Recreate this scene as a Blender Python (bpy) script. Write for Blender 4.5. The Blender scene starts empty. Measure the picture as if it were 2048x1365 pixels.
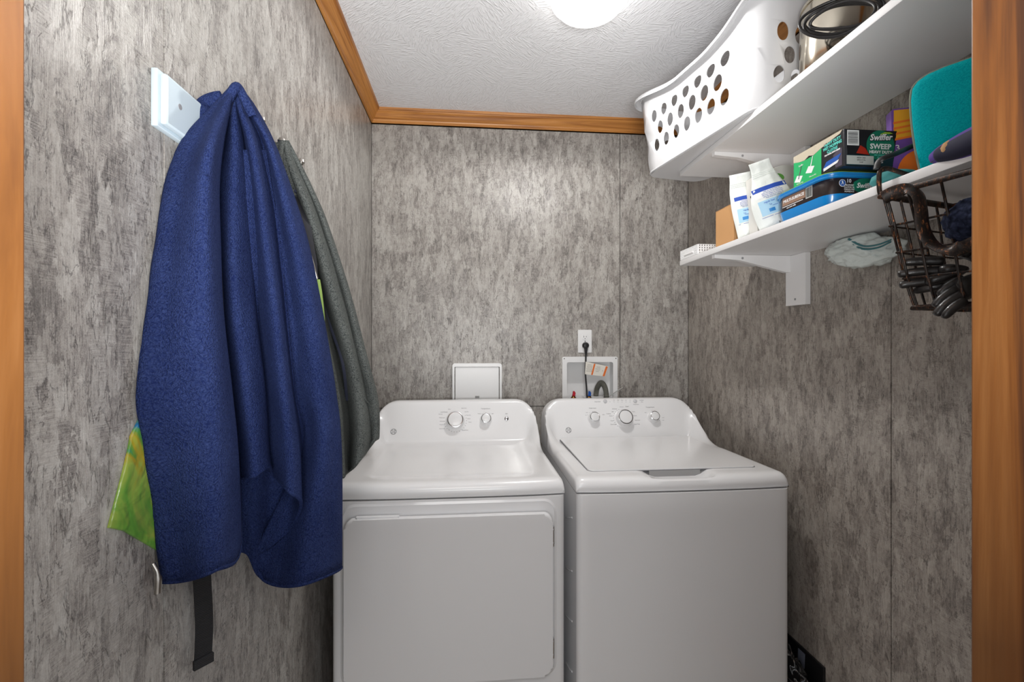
import bpy, bmesh, math, random
from mathutils import Vector, Matrix, noise
random.seed(7)
D = bpy.data
SC = bpy.context.scene
COL = SC.collection
PI = math.pi

# ------------------------------------------------------------------ camera, world, lights, exposure
FPX = 920.0                                     # focal length in pixels of the 2048 wide frame
YAW = math.radians(5.09)
CH = 1.35                                       # camera height
cam = D.objects.new('camera', D.cameras.new('camera'))
COL.objects.link(cam)
cam.data.sensor_width = 36.0
cam.data.lens = 36.0 * FPX / 2048.0
cam.data.clip_start = 0.02
cam.location = (0, 0, CH)
cam.rotation_euler = (PI / 2, 0, -YAW)
SC.camera = cam

world = D.worlds.new('world'); SC.world = world; world.use_nodes = True
bg = world.node_tree.nodes['Background']
bg.inputs[0].default_value = (0.93, 0.96, 1.0, 1)
bg.inputs[1].default_value = 1.0

def lamp(name, kind, loc, power, color=(1, 1, 1), size=0.1, rot=(0, 0, 0), sy=None):
    l = D.lights.new(name, kind); l.energy = power; l.color = color
    if kind == 'AREA':
        l.size = size
        if sy: l.shape = 'RECTANGLE'; l.size_y = sy
    else:
        l.shadow_soft_size = size
    o = D.objects.new(name, l); o.location = loc; o.rotation_euler = rot
    COL.objects.link(o); return o

bulb = lamp('ceiling_bulb', 'SPOT', (0.362, 1.385, 2.335), 18.0, (1.0, 0.985, 0.96), 0.05)
bulb.data.spot_size = math.radians(176); bulb.data.spot_blend = 0.12
# added fill lights behind the camera, standing in for guessed, unseen hall sources
lamp('hall_top_fill', 'AREA', (-0.1, -0.7, 2.38), 9.0, (1, 0.98, 0.95), 0.9, (0, 0, 0), 0.6)
lamp('hall_rear_fill', 'AREA', (0.0, -1.7, 1.45), 14.0, (0.93, 0.96, 1.0), 1.5, (PI / 2, 0, PI), 1.7)
lamp('hall_side_fill', 'AREA', (-0.9, -0.9, 1.5), 5.0, (0.93, 0.96, 1.0), 0.8, (PI / 2, 0, PI + 0.7), 1.2)

# added fill light behind the camera, thrown up through the doorway onto the ceiling
lamp('hall_up_fill', 'AREA', (0.05, -0.32, 1.28), 46.0, (1, 0.995, 0.98), 0.5, (PI / 2 + 1.30, 0, 0), 0.5)

SC.view_settings.view_transform = 'Standard'
SC.view_settings.look = 'None'
SC.view_settings.gamma = 1.0
SC.view_settings.exposure = 0.27
try: SC.view_settings.use_curve_mapping = False
except Exception: pass

# ------------------------------------------------------------------ pixel to place helpers
CY, SY = math.cos(YAW), math.sin(YAW)
RV = Vector((CY, -SY, 0)); FV = Vector((SY, CY, 0)); UV_ = Vector((0, 0, 1)); C0 = Vector((0, 0, CH))
def ray(px, py): return RV * ((px - 1024) / FPX) + FV + UV_ * ((682.5 - py) / FPX)
def PD(px, py, dc): return C0 + ray(px, py) * dc
def PY(px, py, Y): r = ray(px, py); return C0 + r * (Y / r.y)
def PX(px, py, X): r = ray(px, py); return C0 + r * (X / r.x)
def PP(px, py, p, n):
    r = ray(px, py); return C0 + r * ((Vector(p) - C0).dot(n) / r.dot(n))

# ------------------------------------------------------------------ materials
def s2l(c):
    c = c / 255.0
    return c / 12.92 if c <= 0.04045 else ((c + 0.055) / 1.055) ** 2.4
def rgb(r, g, b): return (s2l(r), s2l(g), s2l(b), 1.0)

class NT:
    def __init__(s, name):
        s.m = D.materials.new(name); s.m.use_nodes = True
        s.t = s.m.node_tree; s.b = s.t.nodes['Principled BSDF']
    def n(s, typ, **kw):
        nd = s.t.nodes.new(typ)
        for k, v in kw.items():
            if k.startswith('i_'):
                key = k[2:]
                nd.inputs[int(key) if key.isdigit() else key.replace('_', ' ')].default_value = v
            else: setattr(nd, k, v)
        return nd
    def l(s, a, b): s.t.links.new(a, b)
    def coords(s, scale=(1, 1, 1), rot=(0, 0, 0), src='Object'):
        tc = s.n('ShaderNodeTexCoord'); mp = s.n('ShaderNodeMapping')
        mp.inputs['Scale'].default_value = scale; mp.inputs['Rotation'].default_value = rot
        s.l(tc.outputs[src], mp.inputs[0]); return mp.outputs[0]
    def noise(s, vec, scale, detail=3, rough=0.55, dist=0.0):
        nd = s.n('ShaderNodeTexNoise'); nd.inputs['Scale'].default_value = scale
        nd.inputs['Detail'].default_value = detail; nd.inputs['Roughness'].default_value = rough
        nd.inputs['Distortion'].default_value = dist
        s.l(vec, nd.inputs['Vector']); return nd.outputs['Fac']
    def ramp(s, fac, stops):
        r = s.n('ShaderNodeValToRGB'); e = r.color_ramp.elements
        while len(e) < len(stops): e.new(0.5)
        for k, (p, c) in enumerate(stops):
            e[k].position = p; e[k].color = c if len(c) == 4 else (*c, 1)
        s.l(fac, r.inputs[0]); return r.outputs[0]
    def mixc(s, fac, a, b, mode='MIX'):
        m = s.n('ShaderNodeMix', data_type='RGBA', blend_type=mode)
        for sock, v in ((m.inputs[0], fac), (m.inputs[6], a), (m.inputs[7], b)):
            if hasattr(v, 'links'): s.l(v, sock)
            else: sock.default_value = v
        return m.outputs[2]
    def math(s, op, a, b=0.0):
        m = s.n('ShaderNodeMath', operation=op)
        for sock, v in ((m.inputs[0], a), (m.inputs[1], b)):
            if hasattr(v, 'links'): s.l(v, sock)
            else: sock.default_value = v
        return m.outputs[0]
    def bump(s, h, strength=0.3, dist=0.002):
        b = s.n('ShaderNodeBump'); b.inputs['Strength'].default_value = strength
        b.inputs['Distance'].default_value = dist
        s.l(h, b.inputs['Height']); s.l(b.outputs[0], s.b.inputs['Normal'])

def plain(name, col, rough=0.5, metal=0.0, spec=0.5, bump=None, coat=0.0, alpha=None, trans=0.0, sheen=0.0, var=0.04):
    M = NT(name); b = M.b
    vec = M.coords()
    f = M.noise(vec, 9.0, 2)
    dk = tuple(max(0, c * (1 - var * 2)) for c in col[:3]) + (1,)
    lt = tuple(min(1, c * (1 + var)) for c in col[:3]) + (1,)
    M.l(M.mixc(f, dk, lt), b.inputs['Base Color'])
    b.inputs['Roughness'].default_value = rough; b.inputs['Metallic'].default_value = metal
    b.inputs['Specular IOR Level'].default_value = spec
    b.inputs['Coat Weight'].default_value = coat; b.inputs['Coat Roughness'].default_value = 0.08
    b.inputs['Transmission Weight'].default_value = trans
    b.inputs['Sheen Weight'].default_value = sheen; b.inputs['Sheen Roughness'].default_value = 0.5
    if alpha is not None: b.inputs['Alpha'].default_value = alpha
    if bump: M.bump(M.noise(vec, bump[0], 3, 0.6), bump[1], bump[2] if len(bump) > 2 else 0.002)
    return M.m

def wall_mat(name, axis, tint=(1, 1, 1), seed=0.0):
    """vinyl panel with small vertical torn-plaster flakes; axis = the horizontal axis of the wall ('x' or 'y')"""
    M = NT(name); tc = M.n('ShaderNodeTexCoord'); sp = M.n('ShaderNodeSeparateXYZ'); cb = M.n('ShaderNodeCombineXYZ')
    M.l(tc.outputs['Object'], sp.inputs[0])
    M.l(sp.outputs[0 if axis == 'x' else 1], cb.inputs[0]); M.l(sp.outputs[2], cb.inputs[1])
    cb.inputs[2].default_value = seed
    def mp(sx, sy, r=0.0):
        m = M.n('ShaderNodeMapping'); m.inputs['Scale'].default_value = (sx, sy, 1); m.inputs['Rotation'].default_value = (0, 0, r)
        M.l(cb.outputs[0], m.inputs[0]); return m.outputs[0]
    def warp(vec, amt, sx, sy):
        n = M.n('ShaderNodeTexNoise'); n.inputs['Scale'].default_value = 1.0; n.inputs['Detail'].default_value = 3; M.l(mp(sx, sy), n.inputs['Vector'])
        sb = M.n('ShaderNodeVectorMath', operation='SUBTRACT'); M.l(n.outputs['Color'], sb.inputs[0]); sb.inputs[1].default_value = (.5, .5, .5)
        sc = M.n('ShaderNodeVectorMath', operation='SCALE'); M.l(sb.outputs[0], sc.inputs[0]); sc.inputs['Scale'].default_value = amt
        ad = M.n('ShaderNodeVectorMath', operation='ADD'); M.l(vec, ad.inputs[0]); M.l(sc.outputs[0], ad.inputs[1]); return ad.outputs[0]
    # torn rectangular flakes: two layers of blocks, each block with its own tone
    def blocks(sx, sy, amt, wx, wy):
        vo = M.n('ShaderNodeTexVoronoi', distance='CHEBYCHEV', feature='F1'); vo.inputs['Scale'].default_value = 1.0
        M.l(warp(mp(sx, sy), amt, wx, wy), vo.inputs['Vector'])
        sv = M.n('ShaderNodeSeparateColor'); M.l(vo.outputs['Color'], sv.inputs[0]); return sv, vo
    sA, vA = blocks(34, 13, .55, 150, 60); sB, vB = blocks(78, 30, .7, 260, 120)
    rag = M.noise(mp(170, 75), 1.0, 4, 0.7)                       # ragged chips
    vs = M.noise(mp(520, 22), 1.0, 3, 0.6)                        # vertical strokes
    hs = M.noise(mp(40, 620), 1.0, 3, 0.6)                        # horizontal strokes
    grit = M.noise(mp(620, 480), 1.0, 2, 0.6)
    big = M.noise(mp(5, 3), 1.0, 3, 0.6)
    col = M.noise(mp(46, 7), 1.0, 3, 0.6)
    st = M.mixc(M.math('GREATER_THAN', sA.outputs[2], 0.62), vs, hs)
    t = M.math('MULTIPLY', sA.outputs[0], 0.15)
    for f, k in ((sB.outputs[0], .12), (rag, .36), (st, .38), (grit, .26), (big, .12), (col, .18)): t = M.math('ADD', t, M.math('MULTIPLY', f, k))
    # mean of the sum is about 0.93
    T = lambda r, g, b: tuple(c * k for c, k in zip(rgb(r, g, b)[:3], tint)) + (1,)
    t = M.math('SUBTRACT', t, 0.29)
    c = M.ramp(t, [(0.30, T(104, 100, 97)), (0.39, T(134, 129, 125)), (0.46, T(154, 149, 144)), (0.55, T(170, 166, 161)), (0.70, T(190, 187, 182))])
    # thin dark torn edges: contour lines of a tall stretched noise, broken up by another
    ln = M.noise(mp(48, 11), 1.0, 5, 0.62, 0.4)
    e = M.math('ABSOLUTE', M.math('SUBTRACT', ln, 0.47)); e = M.ramp(e, [(0.0, (1, 1, 1)), (0.018, (0, 0, 0))])
    mk = M.ramp(M.noise(mp(60, 22), 1.0, 2, 0.5), [(0.40, (0, 0, 0)), (0.50, (1, 1, 1))])
    pit = M.ramp(M.noise(mp(240, 150), 1.0, 3, 0.7), [(0.60, (0, 0, 0)), (0.66, (1, 1, 1))])
    pk = M.ramp(M.noise(mp(22, 12), 1.0, 2, 0.5), [(0.50, (0, 0, 0)), (0.60, (1, 1, 1))])
    d = M.math('MAXIMUM', M.math('MULTIPLY', M.math('MULTIPLY', e, mk), 0.75), M.math('MULTIPLY', M.math('MULTIPLY', pit, pk), 0.6))
    c = M.mixc(d, c, T(74, 70, 68))
    M.l(c, M.b.inputs['Base Color'])
    M.b.inputs['Roughness'].default_value = 0.29
    M.b.inputs['Specular IOR Level'].default_value = 0.45
    M.bump(M.math('SUBTRACT', M.math('ADD', M.math('MULTIPLY', st, 0.7), rag), M.math('MULTIPLY', d, .5)), 0.45, 0.0012)
    return M.m

def wood_mat(name, axis, base=(198, 134, 66), dark=(150, 92, 38), rough=0.35):
    M = NT(name)
    sc = {'x': (1.2, 26, 26), 'y': (26, 1.2, 26), 'z': (26, 26, 1.2)}[axis]
    v = M.coords(sc)
    n = M.noise(v, 1.0, 5, 0.6, 1.2)
    v2 = M.coords(tuple(k * 7 for k in sc))
    n2 = M.noise(v2, 1.0, 3, 0.6)
    c = M.ramp(n, [(0.36, rgb(*dark)), (0.50, rgb(*base)), (0.7, rgb(min(255, base[0] + 22), base[1] + 22, base[2] + 22))])
    c = M.mixc(M.math('MULTIPLY', n2, 0.35), c, rgb(*dark))
    M.l(c, M.b.inputs['Base Color']); M.b.inputs['Roughness'].default_value = rough
    M.bump(n2, 0.15, 0.0008)
    return M.m

def fleece_mat(name, c_dark, c_light, cell=240, sheen=0.5, strength=0.9):
    M = NT(name); v = M.coords()
    ds = M.noise(v, 90, 2, 0.5)
    mx = M.n('ShaderNodeVectorMath', operation='ADD'); M.l(v, mx.inputs[0])
    sc = M.n('ShaderNodeVectorMath', operation='SCALE'); sc.inputs['Scale'].default_value = 0.012
    cbx = M.n('ShaderNodeCombineXYZ'); M.l(ds, cbx.inputs[0]); M.l(M.noise(v, 70, 2), cbx.inputs[1]); M.l(M.noise(v, 110, 2), cbx.inputs[2])
    M.l(cbx.outputs[0], sc.inputs[0]); M.l(sc.outputs[0], mx.inputs[1])
    vo = M.n('ShaderNodeTexVoronoi', feature='SMOOTH_F1'); vo.inputs['Scale'].default_value = cell
    vo.inputs['Smoothness'].default_value = 0.5
    M.l(mx.outputs[0], vo.inputs['Vector'])
    h = M.math('SUBTRACT', 1.0, vo.outputs['Distance'])
    big = M.noise(v, 14, 3, 0.5)
    f = M.math('ADD', M.math('MULTIPLY', h, 0.75), M.math('MULTIPLY', big, 0.35))
    c = M.ramp(f, [(0.30, c_dark), (1.05, c_light)])
    M.l(c, M.b.inputs['Base Color']); M.b.inputs['Roughness'].default_value = 0.95
    M.b.inputs['Specular IOR Level'].default_value = 0.1
    M.b.inputs['Sheen Weight'].default_value = sheen; M.b.inputs['Sheen Roughness'].default_value = 0.4
    M.b.inputs['Sheen Tint'].default_value = c_light
    M.bump(h, strength, 0.0022)
    return M.m

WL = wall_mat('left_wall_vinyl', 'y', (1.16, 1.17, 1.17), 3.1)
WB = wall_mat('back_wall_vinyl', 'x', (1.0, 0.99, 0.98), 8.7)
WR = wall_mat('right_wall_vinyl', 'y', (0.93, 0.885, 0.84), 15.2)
SEAM = plain('seam_dark', rgb(52, 48, 46), 0.8)
OAKX = wood_mat('oak_along_x', 'x'); OAKY = wood_mat('oak_along_y', 'y')
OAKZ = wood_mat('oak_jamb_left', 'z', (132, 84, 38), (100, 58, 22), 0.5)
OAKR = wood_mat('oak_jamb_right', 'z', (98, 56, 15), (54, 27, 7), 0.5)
ENAMEL = plain('appliance_enamel', rgb(238, 238, 239), 0.16, spec=0.5, coat=0.3, var=0.005)
CONSOLE = plain('console_plastic', rgb(240, 240, 241), 0.22, spec=0.5, coat=0.2, var=0.005)
KNOB = plain('knob_white', rgb(236, 236, 237), 0.25, coat=0.3, var=0.01)
CHROME = plain('chrome', rgb(205, 205, 208), 0.16, metal=1.0)
STEEL = plain('stainless_steel', rgb(200, 192, 176), 0.14, metal=1.0)
PRINT = plain('grey_print', rgb(150, 150, 153), 0.6)
DPRINT = plain('dark_print', rgb(95, 95, 98), 0.6)
GAP = plain('lid_gap_grey', rgb(160, 160, 160), 0.6)
SHELFW = plain('painted_shelf', rgb(232, 231, 231), 0.42, var=0.01)
PLASW = plain('white_plastic', rgb(236, 236, 236), 0.3, var=0.01)
BASKETW = plain('basket_plastic', rgb(206, 206, 208), 0.32, var=0.01)
BLACK = plain('black_rubber', rgb(22, 22, 24), 0.42)
BLACKP = plain('black_print', rgb(18, 18, 20), 0.5)
WHITEP = plain('white_print', rgb(240, 240, 240), 0.5)
BRASS = plain('brass', rgb(150, 110, 60), 0.3, metal=1.0)
RED = plain('red_plastic', rgb(200, 30, 50), 0.35)
BLUEP = plain('blue_plastic', rgb(30, 90, 180), 0.35)

# ------------------------------------------------------------------ object helpers
BASE = {}
def tag(o, label=None, cat=None, group=None, kind=None):
    if label: o['label'] = label
    if cat: o['category'] = cat
    if group: o['group'] = group
    if kind: o['kind'] = kind
    return o

def thing(name, loc, label, cat, group=None):
    o = D.objects.new(name, None); o.empty_display_size = 0.05; COL.objects.link(o)
    o.location = loc; BASE[o.name] = Vector(loc)
    return tag(o, label, cat, group)

def link(name, me, mat, parent=None, smooth=None, origin=None):
    o = D.objects.new(name, me); COL.objects.link(o)
    if parent is not None:
        off = BASE[parent.name]; o.parent = parent
        me.transform(Matrix.Translation(-off)); BASE[o.name] = off
    else:
        if origin is None:
            xs = [v.co for v in me.vertices]
            mn = Vector((min(v.x for v in xs), min(v.y for v in xs), min(v.z for v in xs)))
            mxv = Vector((max(v.x for v in xs), max(v.y for v in xs), max(v.z for v in xs)))
            origin = Vector(((mn.x + mxv.x) / 2, (mn.y + mxv.y) / 2, mn.z))
        off = Vector(origin); me.transform(Matrix.Translation(-off)); o.location = off; BASE[o.name] = off
    if mat is not None:
        for m in (mat if isinstance(mat, (list, tuple)) else [mat]): me.materials.append(m)
    if smooth is not None:
        me.polygons.foreach_set('use_smooth', [True] * len(me.polygons))
        if smooth < 179:
            me.set_sharp_from_angle(angle=math.radians(smooth))
            if smooth == 35:                                 # keep the broad flat faces flat
                mxa = max(p.area for p in me.polygons)
                for p in me.polygons:
                    if p.area > mxa * .12: p.use_smooth = False
    me.update()
    return o

def mesh(name, verts, faces, mat, parent=None, smooth=None):
    me = D.meshes.new(name); me.from_pydata([tuple(v) for v in verts], [], faces)
    bm = bmesh.new(); bm.from_mesh(me); bmesh.ops.recalc_face_normals(bm, faces=bm.faces); bm.to_mesh(me); bm.free()
    return link(name, me, mat, parent, smooth)

def bmobj(name, bm, mat, parent=None, smooth=None, recalc=True):
    if recalc: bmesh.ops.recalc_face_normals(bm, faces=bm.faces)
    me = D.meshes.new(name); bm.to_mesh(me); bm.free()
    return link(name, me, mat, parent, smooth)

def bmbox(bm, x0, x1, y0, y1, z0, z1, M=None, bev=0.0, seg=2):
    vs = [bm.verts.new((x, y, z)) for x in (x0, x1) for y in (y0, y1) for z in (z0, z1)]
    fs = [(0, 1, 3, 2), (4, 6, 7, 5), (0, 4, 5, 1), (2, 3, 7, 6), (0, 2, 6, 4), (1, 5, 7, 3)]
    fl = [bm.faces.new([vs[i] for i in f]) for f in fs]
    if bev > 0:
        es = list({e for f in fl for e in f.edges})
        r = bmesh.ops.bevel(bm, geom=es, offset=bev, segments=seg, affect='EDGES', profile=0.5)
        if M is not None:
            vv = {v for f in r['faces'] for v in f.verts} | {v for v in vs if v.is_valid}
            bmesh.ops.transform(bm, matrix=M, verts=list(vv))
    elif M is not None:
        bmesh.ops.transform(bm, matrix=M, verts=vs)

def box(name, x0, x1, y0, y1, z0, z1, mat, parent=None, bev=0.0, M=None, seg=2):
    bm = bmesh.new(); bmbox(bm, x0, x1, y0, y1, z0, z1, M, bev, seg)
    return bmobj(name, bm, mat, parent, 35 if bev > 0 else None)

def crom(pts, n):
    out = []; P = [Vector(p) for p in pts]
    for i in range(len(P) - 1):
        a = P[i - 1] if i > 0 else P[i] * 2 - P[i + 1]; b = P[i]; c = P[i + 1]
        d = P[i + 2] if i + 2 < len(P) else P[i + 1] * 2 - P[i]
        for k in range(n):
            t = k / n
            out.append(0.5 * ((2 * b) + (c - a) * t + (2 * a - 5 * b + 4 * c - d) * t * t + (3 * b - a - 3 * c + d) * t ** 3))
    out.append(P[-1]); return out

def bmtube(bm, pts, r, seg=8, closed=False, flat=1.0, up=None):
    """sweep; flat scales the second axis (for straps and flat bars)"""
    P = [Vector(p) for p in pts]; n = len(P); rings = []
    prev = None
    for i in range(n):
        if closed: t = P[(i + 1) % n] - P[i - 1]
        else: t = P[min(i + 1, n - 1)] - P[max(i - 1, 0)]
        if t.length < 1e-9: t = Vector((0, 0, 1))
        t.normalize()
        if up is not None: a = Vector(up).cross(t)
        elif prev is None: a = t.orthogonal()
        else: a = prev - t * prev.dot(t)
        if a.length < 1e-6: a = t.orthogonal()
        a.normalize(); b = t.cross(a); prev = a
        rr = r[i] if isinstance(r, (list, tuple)) else r
        rings.append([bm.verts.new(P[i] + a * math.cos(2 * PI * k / seg) * rr + b * math.sin(2 * PI * k / seg) * rr * flat) for k in range(seg)])
    m = n if closed else n - 1
    for i in range(m):
        A, B = rings[i], rings[(i + 1) % n]
        for k in range(seg):
            try: bm.faces.new((A[k], A[(k + 1) % seg], B[(k + 1) % seg], B[k]))
            except ValueError: pass
    if not closed:
        bm.faces.new(rings[0][::-1]); bm.faces.new(rings[-1])

def tube(name, pts, r, mat, parent=None, seg=8, closed=False, flat=1.0, up=None, smooth=60):
    bm = bmesh.new(); bmtube(bm, pts, r, seg, closed, flat, up)
    return bmobj(name, bm, mat, parent, smooth)

def lathe(name, prof, origin, axis, mat, parent=None, seg=32, smooth=40):
    """prof: (radius, height along axis)"""
    axis = Vector(axis).normalized(); a = axis.orthogonal().normalized(); b = axis.cross(a)
    bm = bmesh.new(); rings = []
    for r, h in prof:
        if r < 1e-6: rings.append([bm.verts.new(Vector(origin) + axis * h)])
        else: rings.append([bm.verts.new(Vector(origin) + axis * h + (a * math.cos(2 * PI * k / seg) + b * math.sin(2 * PI * k / seg)) * r) for k in range(seg)])
    for A, B in zip(rings, rings[1:]):
        for k in range(seg):
            k2 = (k + 1) % seg
            if len(A) == 1 and len(B) == 1: continue
            if len(A) == 1: bm.faces.new((A[0], B[k], B[k2]))
            elif len(B) == 1: bm.faces.new((A[k], A[k2], B[0]))
            else: bm.faces.new((A[k], A[k2], B[k2], B[k]))
    if len(rings[0]) > 1: bm.faces.new(rings[0][::-1])
    if len(rings[-1]) > 1: bm.faces.new(rings[-1])
    return bmobj(name, bm, mat, parent, smooth)

def frame(o, xd, up):
    x = Vector(xd).normalized(); z = x.cross(Vector(up)).normalized(); y = z.cross(x).normalized()
    M = Matrix((x, y, z)).transposed().to_4x4(); M.translation = Vector(o); return M

def text(name, s, size, M, mat, parent, align='CENTER', bold=0.0, shear=0.0, ext=0.0002, off=(0, 0, 0.0006), sx=1.0, rot=0.0, warp=None):
    cu = D.curves.new('lettering', 'FONT'); cu.body = s; cu.size = size; cu.align_x = align; cu.align_y = 'CENTER'
    cu.extrude = ext; cu.offset = bold; cu.shear = shear; cu.resolution_u = 2
    t = D.objects.new('lettering', cu); COL.objects.link(t)
    bpy.context.view_layer.update()
    me = D.meshes.new_from_object(t.evaluated_get(bpy.context.evaluated_depsgraph_get()))
    COL.objects.unlink(t); D.objects.remove(t); D.curves.remove(cu)
    me.transform(Matrix.Translation(off) @ Matrix.Rotation(rot, 4, 'Z') @ Matrix.Diagonal((sx, 1, 1, 1)))
    if warp:
        for v in me.vertices: v.co.z += warp(v.co.x, v.co.y)
    me.transform(M)
    me.materials.clear(); me.name = name
    return link(name, me, mat, parent)

def rrect(w, h, r, n=6):
    pts = []
    for cx, cy, a0 in ((w / 2 - r, h / 2 - r, 0), (-w / 2 + r, h / 2 - r, 90), (-w / 2 + r, -h / 2 + r, 180), (w / 2 - r, -h / 2 + r, 270)):
        for k in range(n + 1):
            a = math.radians(a0 + 90 * k / n); pts.append((cx + r * math.cos(a), cy + r * math.sin(a)))
    return pts

def plate(name, pts2, th, M, mat, parent=None, bev=0.0, z0=0.0, smooth=None):
    """prism of a 2d outline in frame M, from z0 to z0+th"""
    bm = bmesh.new()
    lo = [bm.verts.new((p[0], p[1], z0)) for p in pts2]; hi = [bm.verts.new((p[0], p[1], z0 + th)) for p in pts2]
    n = len(pts2)
    top = bm.faces.new(hi); bm.faces.new(lo[::-1])
    for k in range(n): bm.faces.new((lo[k], lo[(k + 1) % n], hi[(k + 1) % n], hi[k]))
    if bev > 0: bmesh.ops.bevel(bm, geom=list(top.edges), offset=bev, segments=3, affect='EDGES', profile=0.5)
    bmesh.ops.transform(bm, matrix=M, verts=list(bm.verts))
    return bmobj(name, bm, mat, parent, smooth if smooth else (35 if bev > 0 else None))

def rect(name, x0, x1, y0, y1, M, mat, parent, z=0.0003, th=0.0003):
    return plate(name, [(x0, y0), (x1, y0), (x1, y1), (x0, y1)], th, M, mat, parent, z0=z)

def disc(name, cx, cy, r, M, mat, parent, z=0.0005, th=0.0003, n=36, sy=1.0):
    return plate(name, [(cx + r * math.cos(2 * PI * k / n), cy + r * sy * math.sin(2 * PI * k / n)) for k in range(n)], th, M, mat, parent, z0=z)

def sstep(a, b, x):
    t = max(0.0, min(1.0, (x - a) / (b - a))); return t * t * (3 - 2 * t)

# ------------------------------------------------------------------ room shell
XL, XR, YB, YF, ZC = -0.474, 1.10, 2.25, 0.36, 2.45
def struct(o): o['kind'] = 'structure'; return o
G = 0.0016                                                   # half the joint between wall panels
def wall_panels(parent, axis, plane, spans, zs, mat, th=0.004, sign=1, hole=None):
    for a0, a1 in spans:
        for z0, z1 in zs:
            bm = bmesh.new()
            def bx(a, b, c, d):
                if axis == 'y': bmbox(bm, min(plane, plane - sign * th), max(plane, plane - sign * th), a, b, c, d)
                else: bmbox(bm, a, b, min(plane, plane - sign * th), max(plane, plane - sign * th), c, d)
            A, B, Cc, Dd = a0 + G, a1 - G, z0 + G, z1 - G
            if hole and A < hole[0] and B > hole[1] and Cc < hole[2] and Dd > hole[3]:
                bx(A, hole[0], Cc, Dd); bx(hole[1], B, Cc, Dd); bx(hole[0], hole[1], Cc, hole[2]); bx(hole[0], hole[1], hole[3], Dd)
            else: bx(A, B, Cc, Dd)
            bmobj('panel', bm, mat, parent)

struct(box('floor', XL - .1, XR + .1, -2.0, YB + .1, -0.05, 0.0, plain('floor_vinyl', rgb(150, 138, 124), 0.45, bump=(30, .2))))

def ceil_mat():
    M = NT('stomped_ceiling_paint'); v = M.coords()
    M.b.inputs['Base Color'].default_value = rgb(234, 234, 237); M.b.inputs['Roughness'].default_value = 0.75
    vo = M.n('ShaderNodeTexVoronoi', feature='F1'); vo.inputs['Scale'].default_value = 7; M.l(v, vo.inputs['Vector'])
    # every stomp has its own brush direction
    sc = M.n('ShaderNodeSeparateColor'); M.l(vo.outputs['Color'], sc.inputs[0])
    ang = M.math('MULTIPLY', sc.outputs[0], 6.28)
    vr = M.n('ShaderNodeVectorRotate', rotation_type='Z_AXIS'); M.l(v, vr.inputs['Vector']); M.l(ang, vr.inputs['Angle'])
    m2 = M.n('ShaderNodeMapping'); m2.inputs['Scale'].default_value = (170, 34, 1); M.l(vr.outputs[0], m2.inputs[0])
    n = M.noise(m2.outputs[0], 1.0, 2, 0.5, 0.6)
    r = M.ramp(n, [(0.46, (0, 0, 0)), (0.72, (1, 1, 1))])
    n2 = M.noise(v, 160, 3)
    M.bump(M.math('ADD', r, M.math('MULTIPLY', n2, 0.3)), 0.6, 0.003)
    return M.m
struct(box('ceiling', XL - .1, XR + .1, YF - 0.12, YB + .1, ZC, ZC + 0.05, ceil_mat()))

w = struct(box('wall_left', XL - 0.10, XL - 0.004, YF - .12, YB + .1, 0, ZC, SEAM))
sL1 = 0.758; sL2 = 2.027
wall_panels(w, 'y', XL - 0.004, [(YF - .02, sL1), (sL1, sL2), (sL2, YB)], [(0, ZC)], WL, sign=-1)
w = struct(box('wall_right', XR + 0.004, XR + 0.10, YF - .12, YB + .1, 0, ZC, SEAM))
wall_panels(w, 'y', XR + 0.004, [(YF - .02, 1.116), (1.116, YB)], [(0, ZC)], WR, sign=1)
# back wall with the hole of the washer outlet box
HX0, HX1, HZ0, HZ1 = 0.458, 0.722, 1.045, 1.262
bm = bmesh.new()
Y0, Y1 = YB + 0.004, YB + 0.10
bmbox(bm, XL - .1, HX0, Y0, Y1, 0, ZC); bmbox(bm, HX1, XR + .1, Y0, Y1, 0, ZC)
bmbox(bm, HX0, HX1, Y0, Y1, 0, HZ0); bmbox(bm, HX0, HX1, Y0, Y1, HZ1, ZC)
w = struct(bmobj('wall_back', bm, SEAM))
wall_panels(w, 'x', YB + 0.004, [(XL, 0.744), (0.744, XR)], [(0, 1.028), (1.028, ZC)], WB, sign=1, hole=(HX0, HX1, HZ0, HZ1))
# front wall with the doorway in which the camera stands
DX0, DX1, DZ = -0.322, 0.4335, 2.05
bm = bmesh.new()
bmbox(bm, XL - .1, DX0 - .018, YF - .12, YF, 0, ZC); bmbox(bm, DX1 + .018, XR + .1, YF - .12, YF, 0, ZC); bmbox(bm, DX0 - .018, DX1 + .018, YF - .12, YF, DZ + .018, ZC)
struct(bmobj('wall_front', bm, WB))
bm = bmesh.new(); bmbox(bm, DX0 - .018, DX0, YF - .125, YF + .004, 0, DZ + .018, bev=0.002)
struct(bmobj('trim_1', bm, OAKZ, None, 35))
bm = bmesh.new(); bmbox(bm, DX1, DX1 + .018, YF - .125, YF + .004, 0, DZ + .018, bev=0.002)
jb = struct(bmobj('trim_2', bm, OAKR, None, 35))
for k, (y_, z_) in enumerate(((.343, .955), (.350, .988), (.338, .90))):
    disc('chip', 0, 0, (.0022, .0015, .0010)[k], frame((DX1, y_, z_), (0, -1, 0), (0, 0, 1)), plain('bare_chip', rgb(196, 180, 160), .8), jb, z=.0001, n=7)
struct(box('trim_3', DX0, DX1, YF - .125, YF + .004, DZ, DZ + .018, OAKX, bev=0.002))
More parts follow.
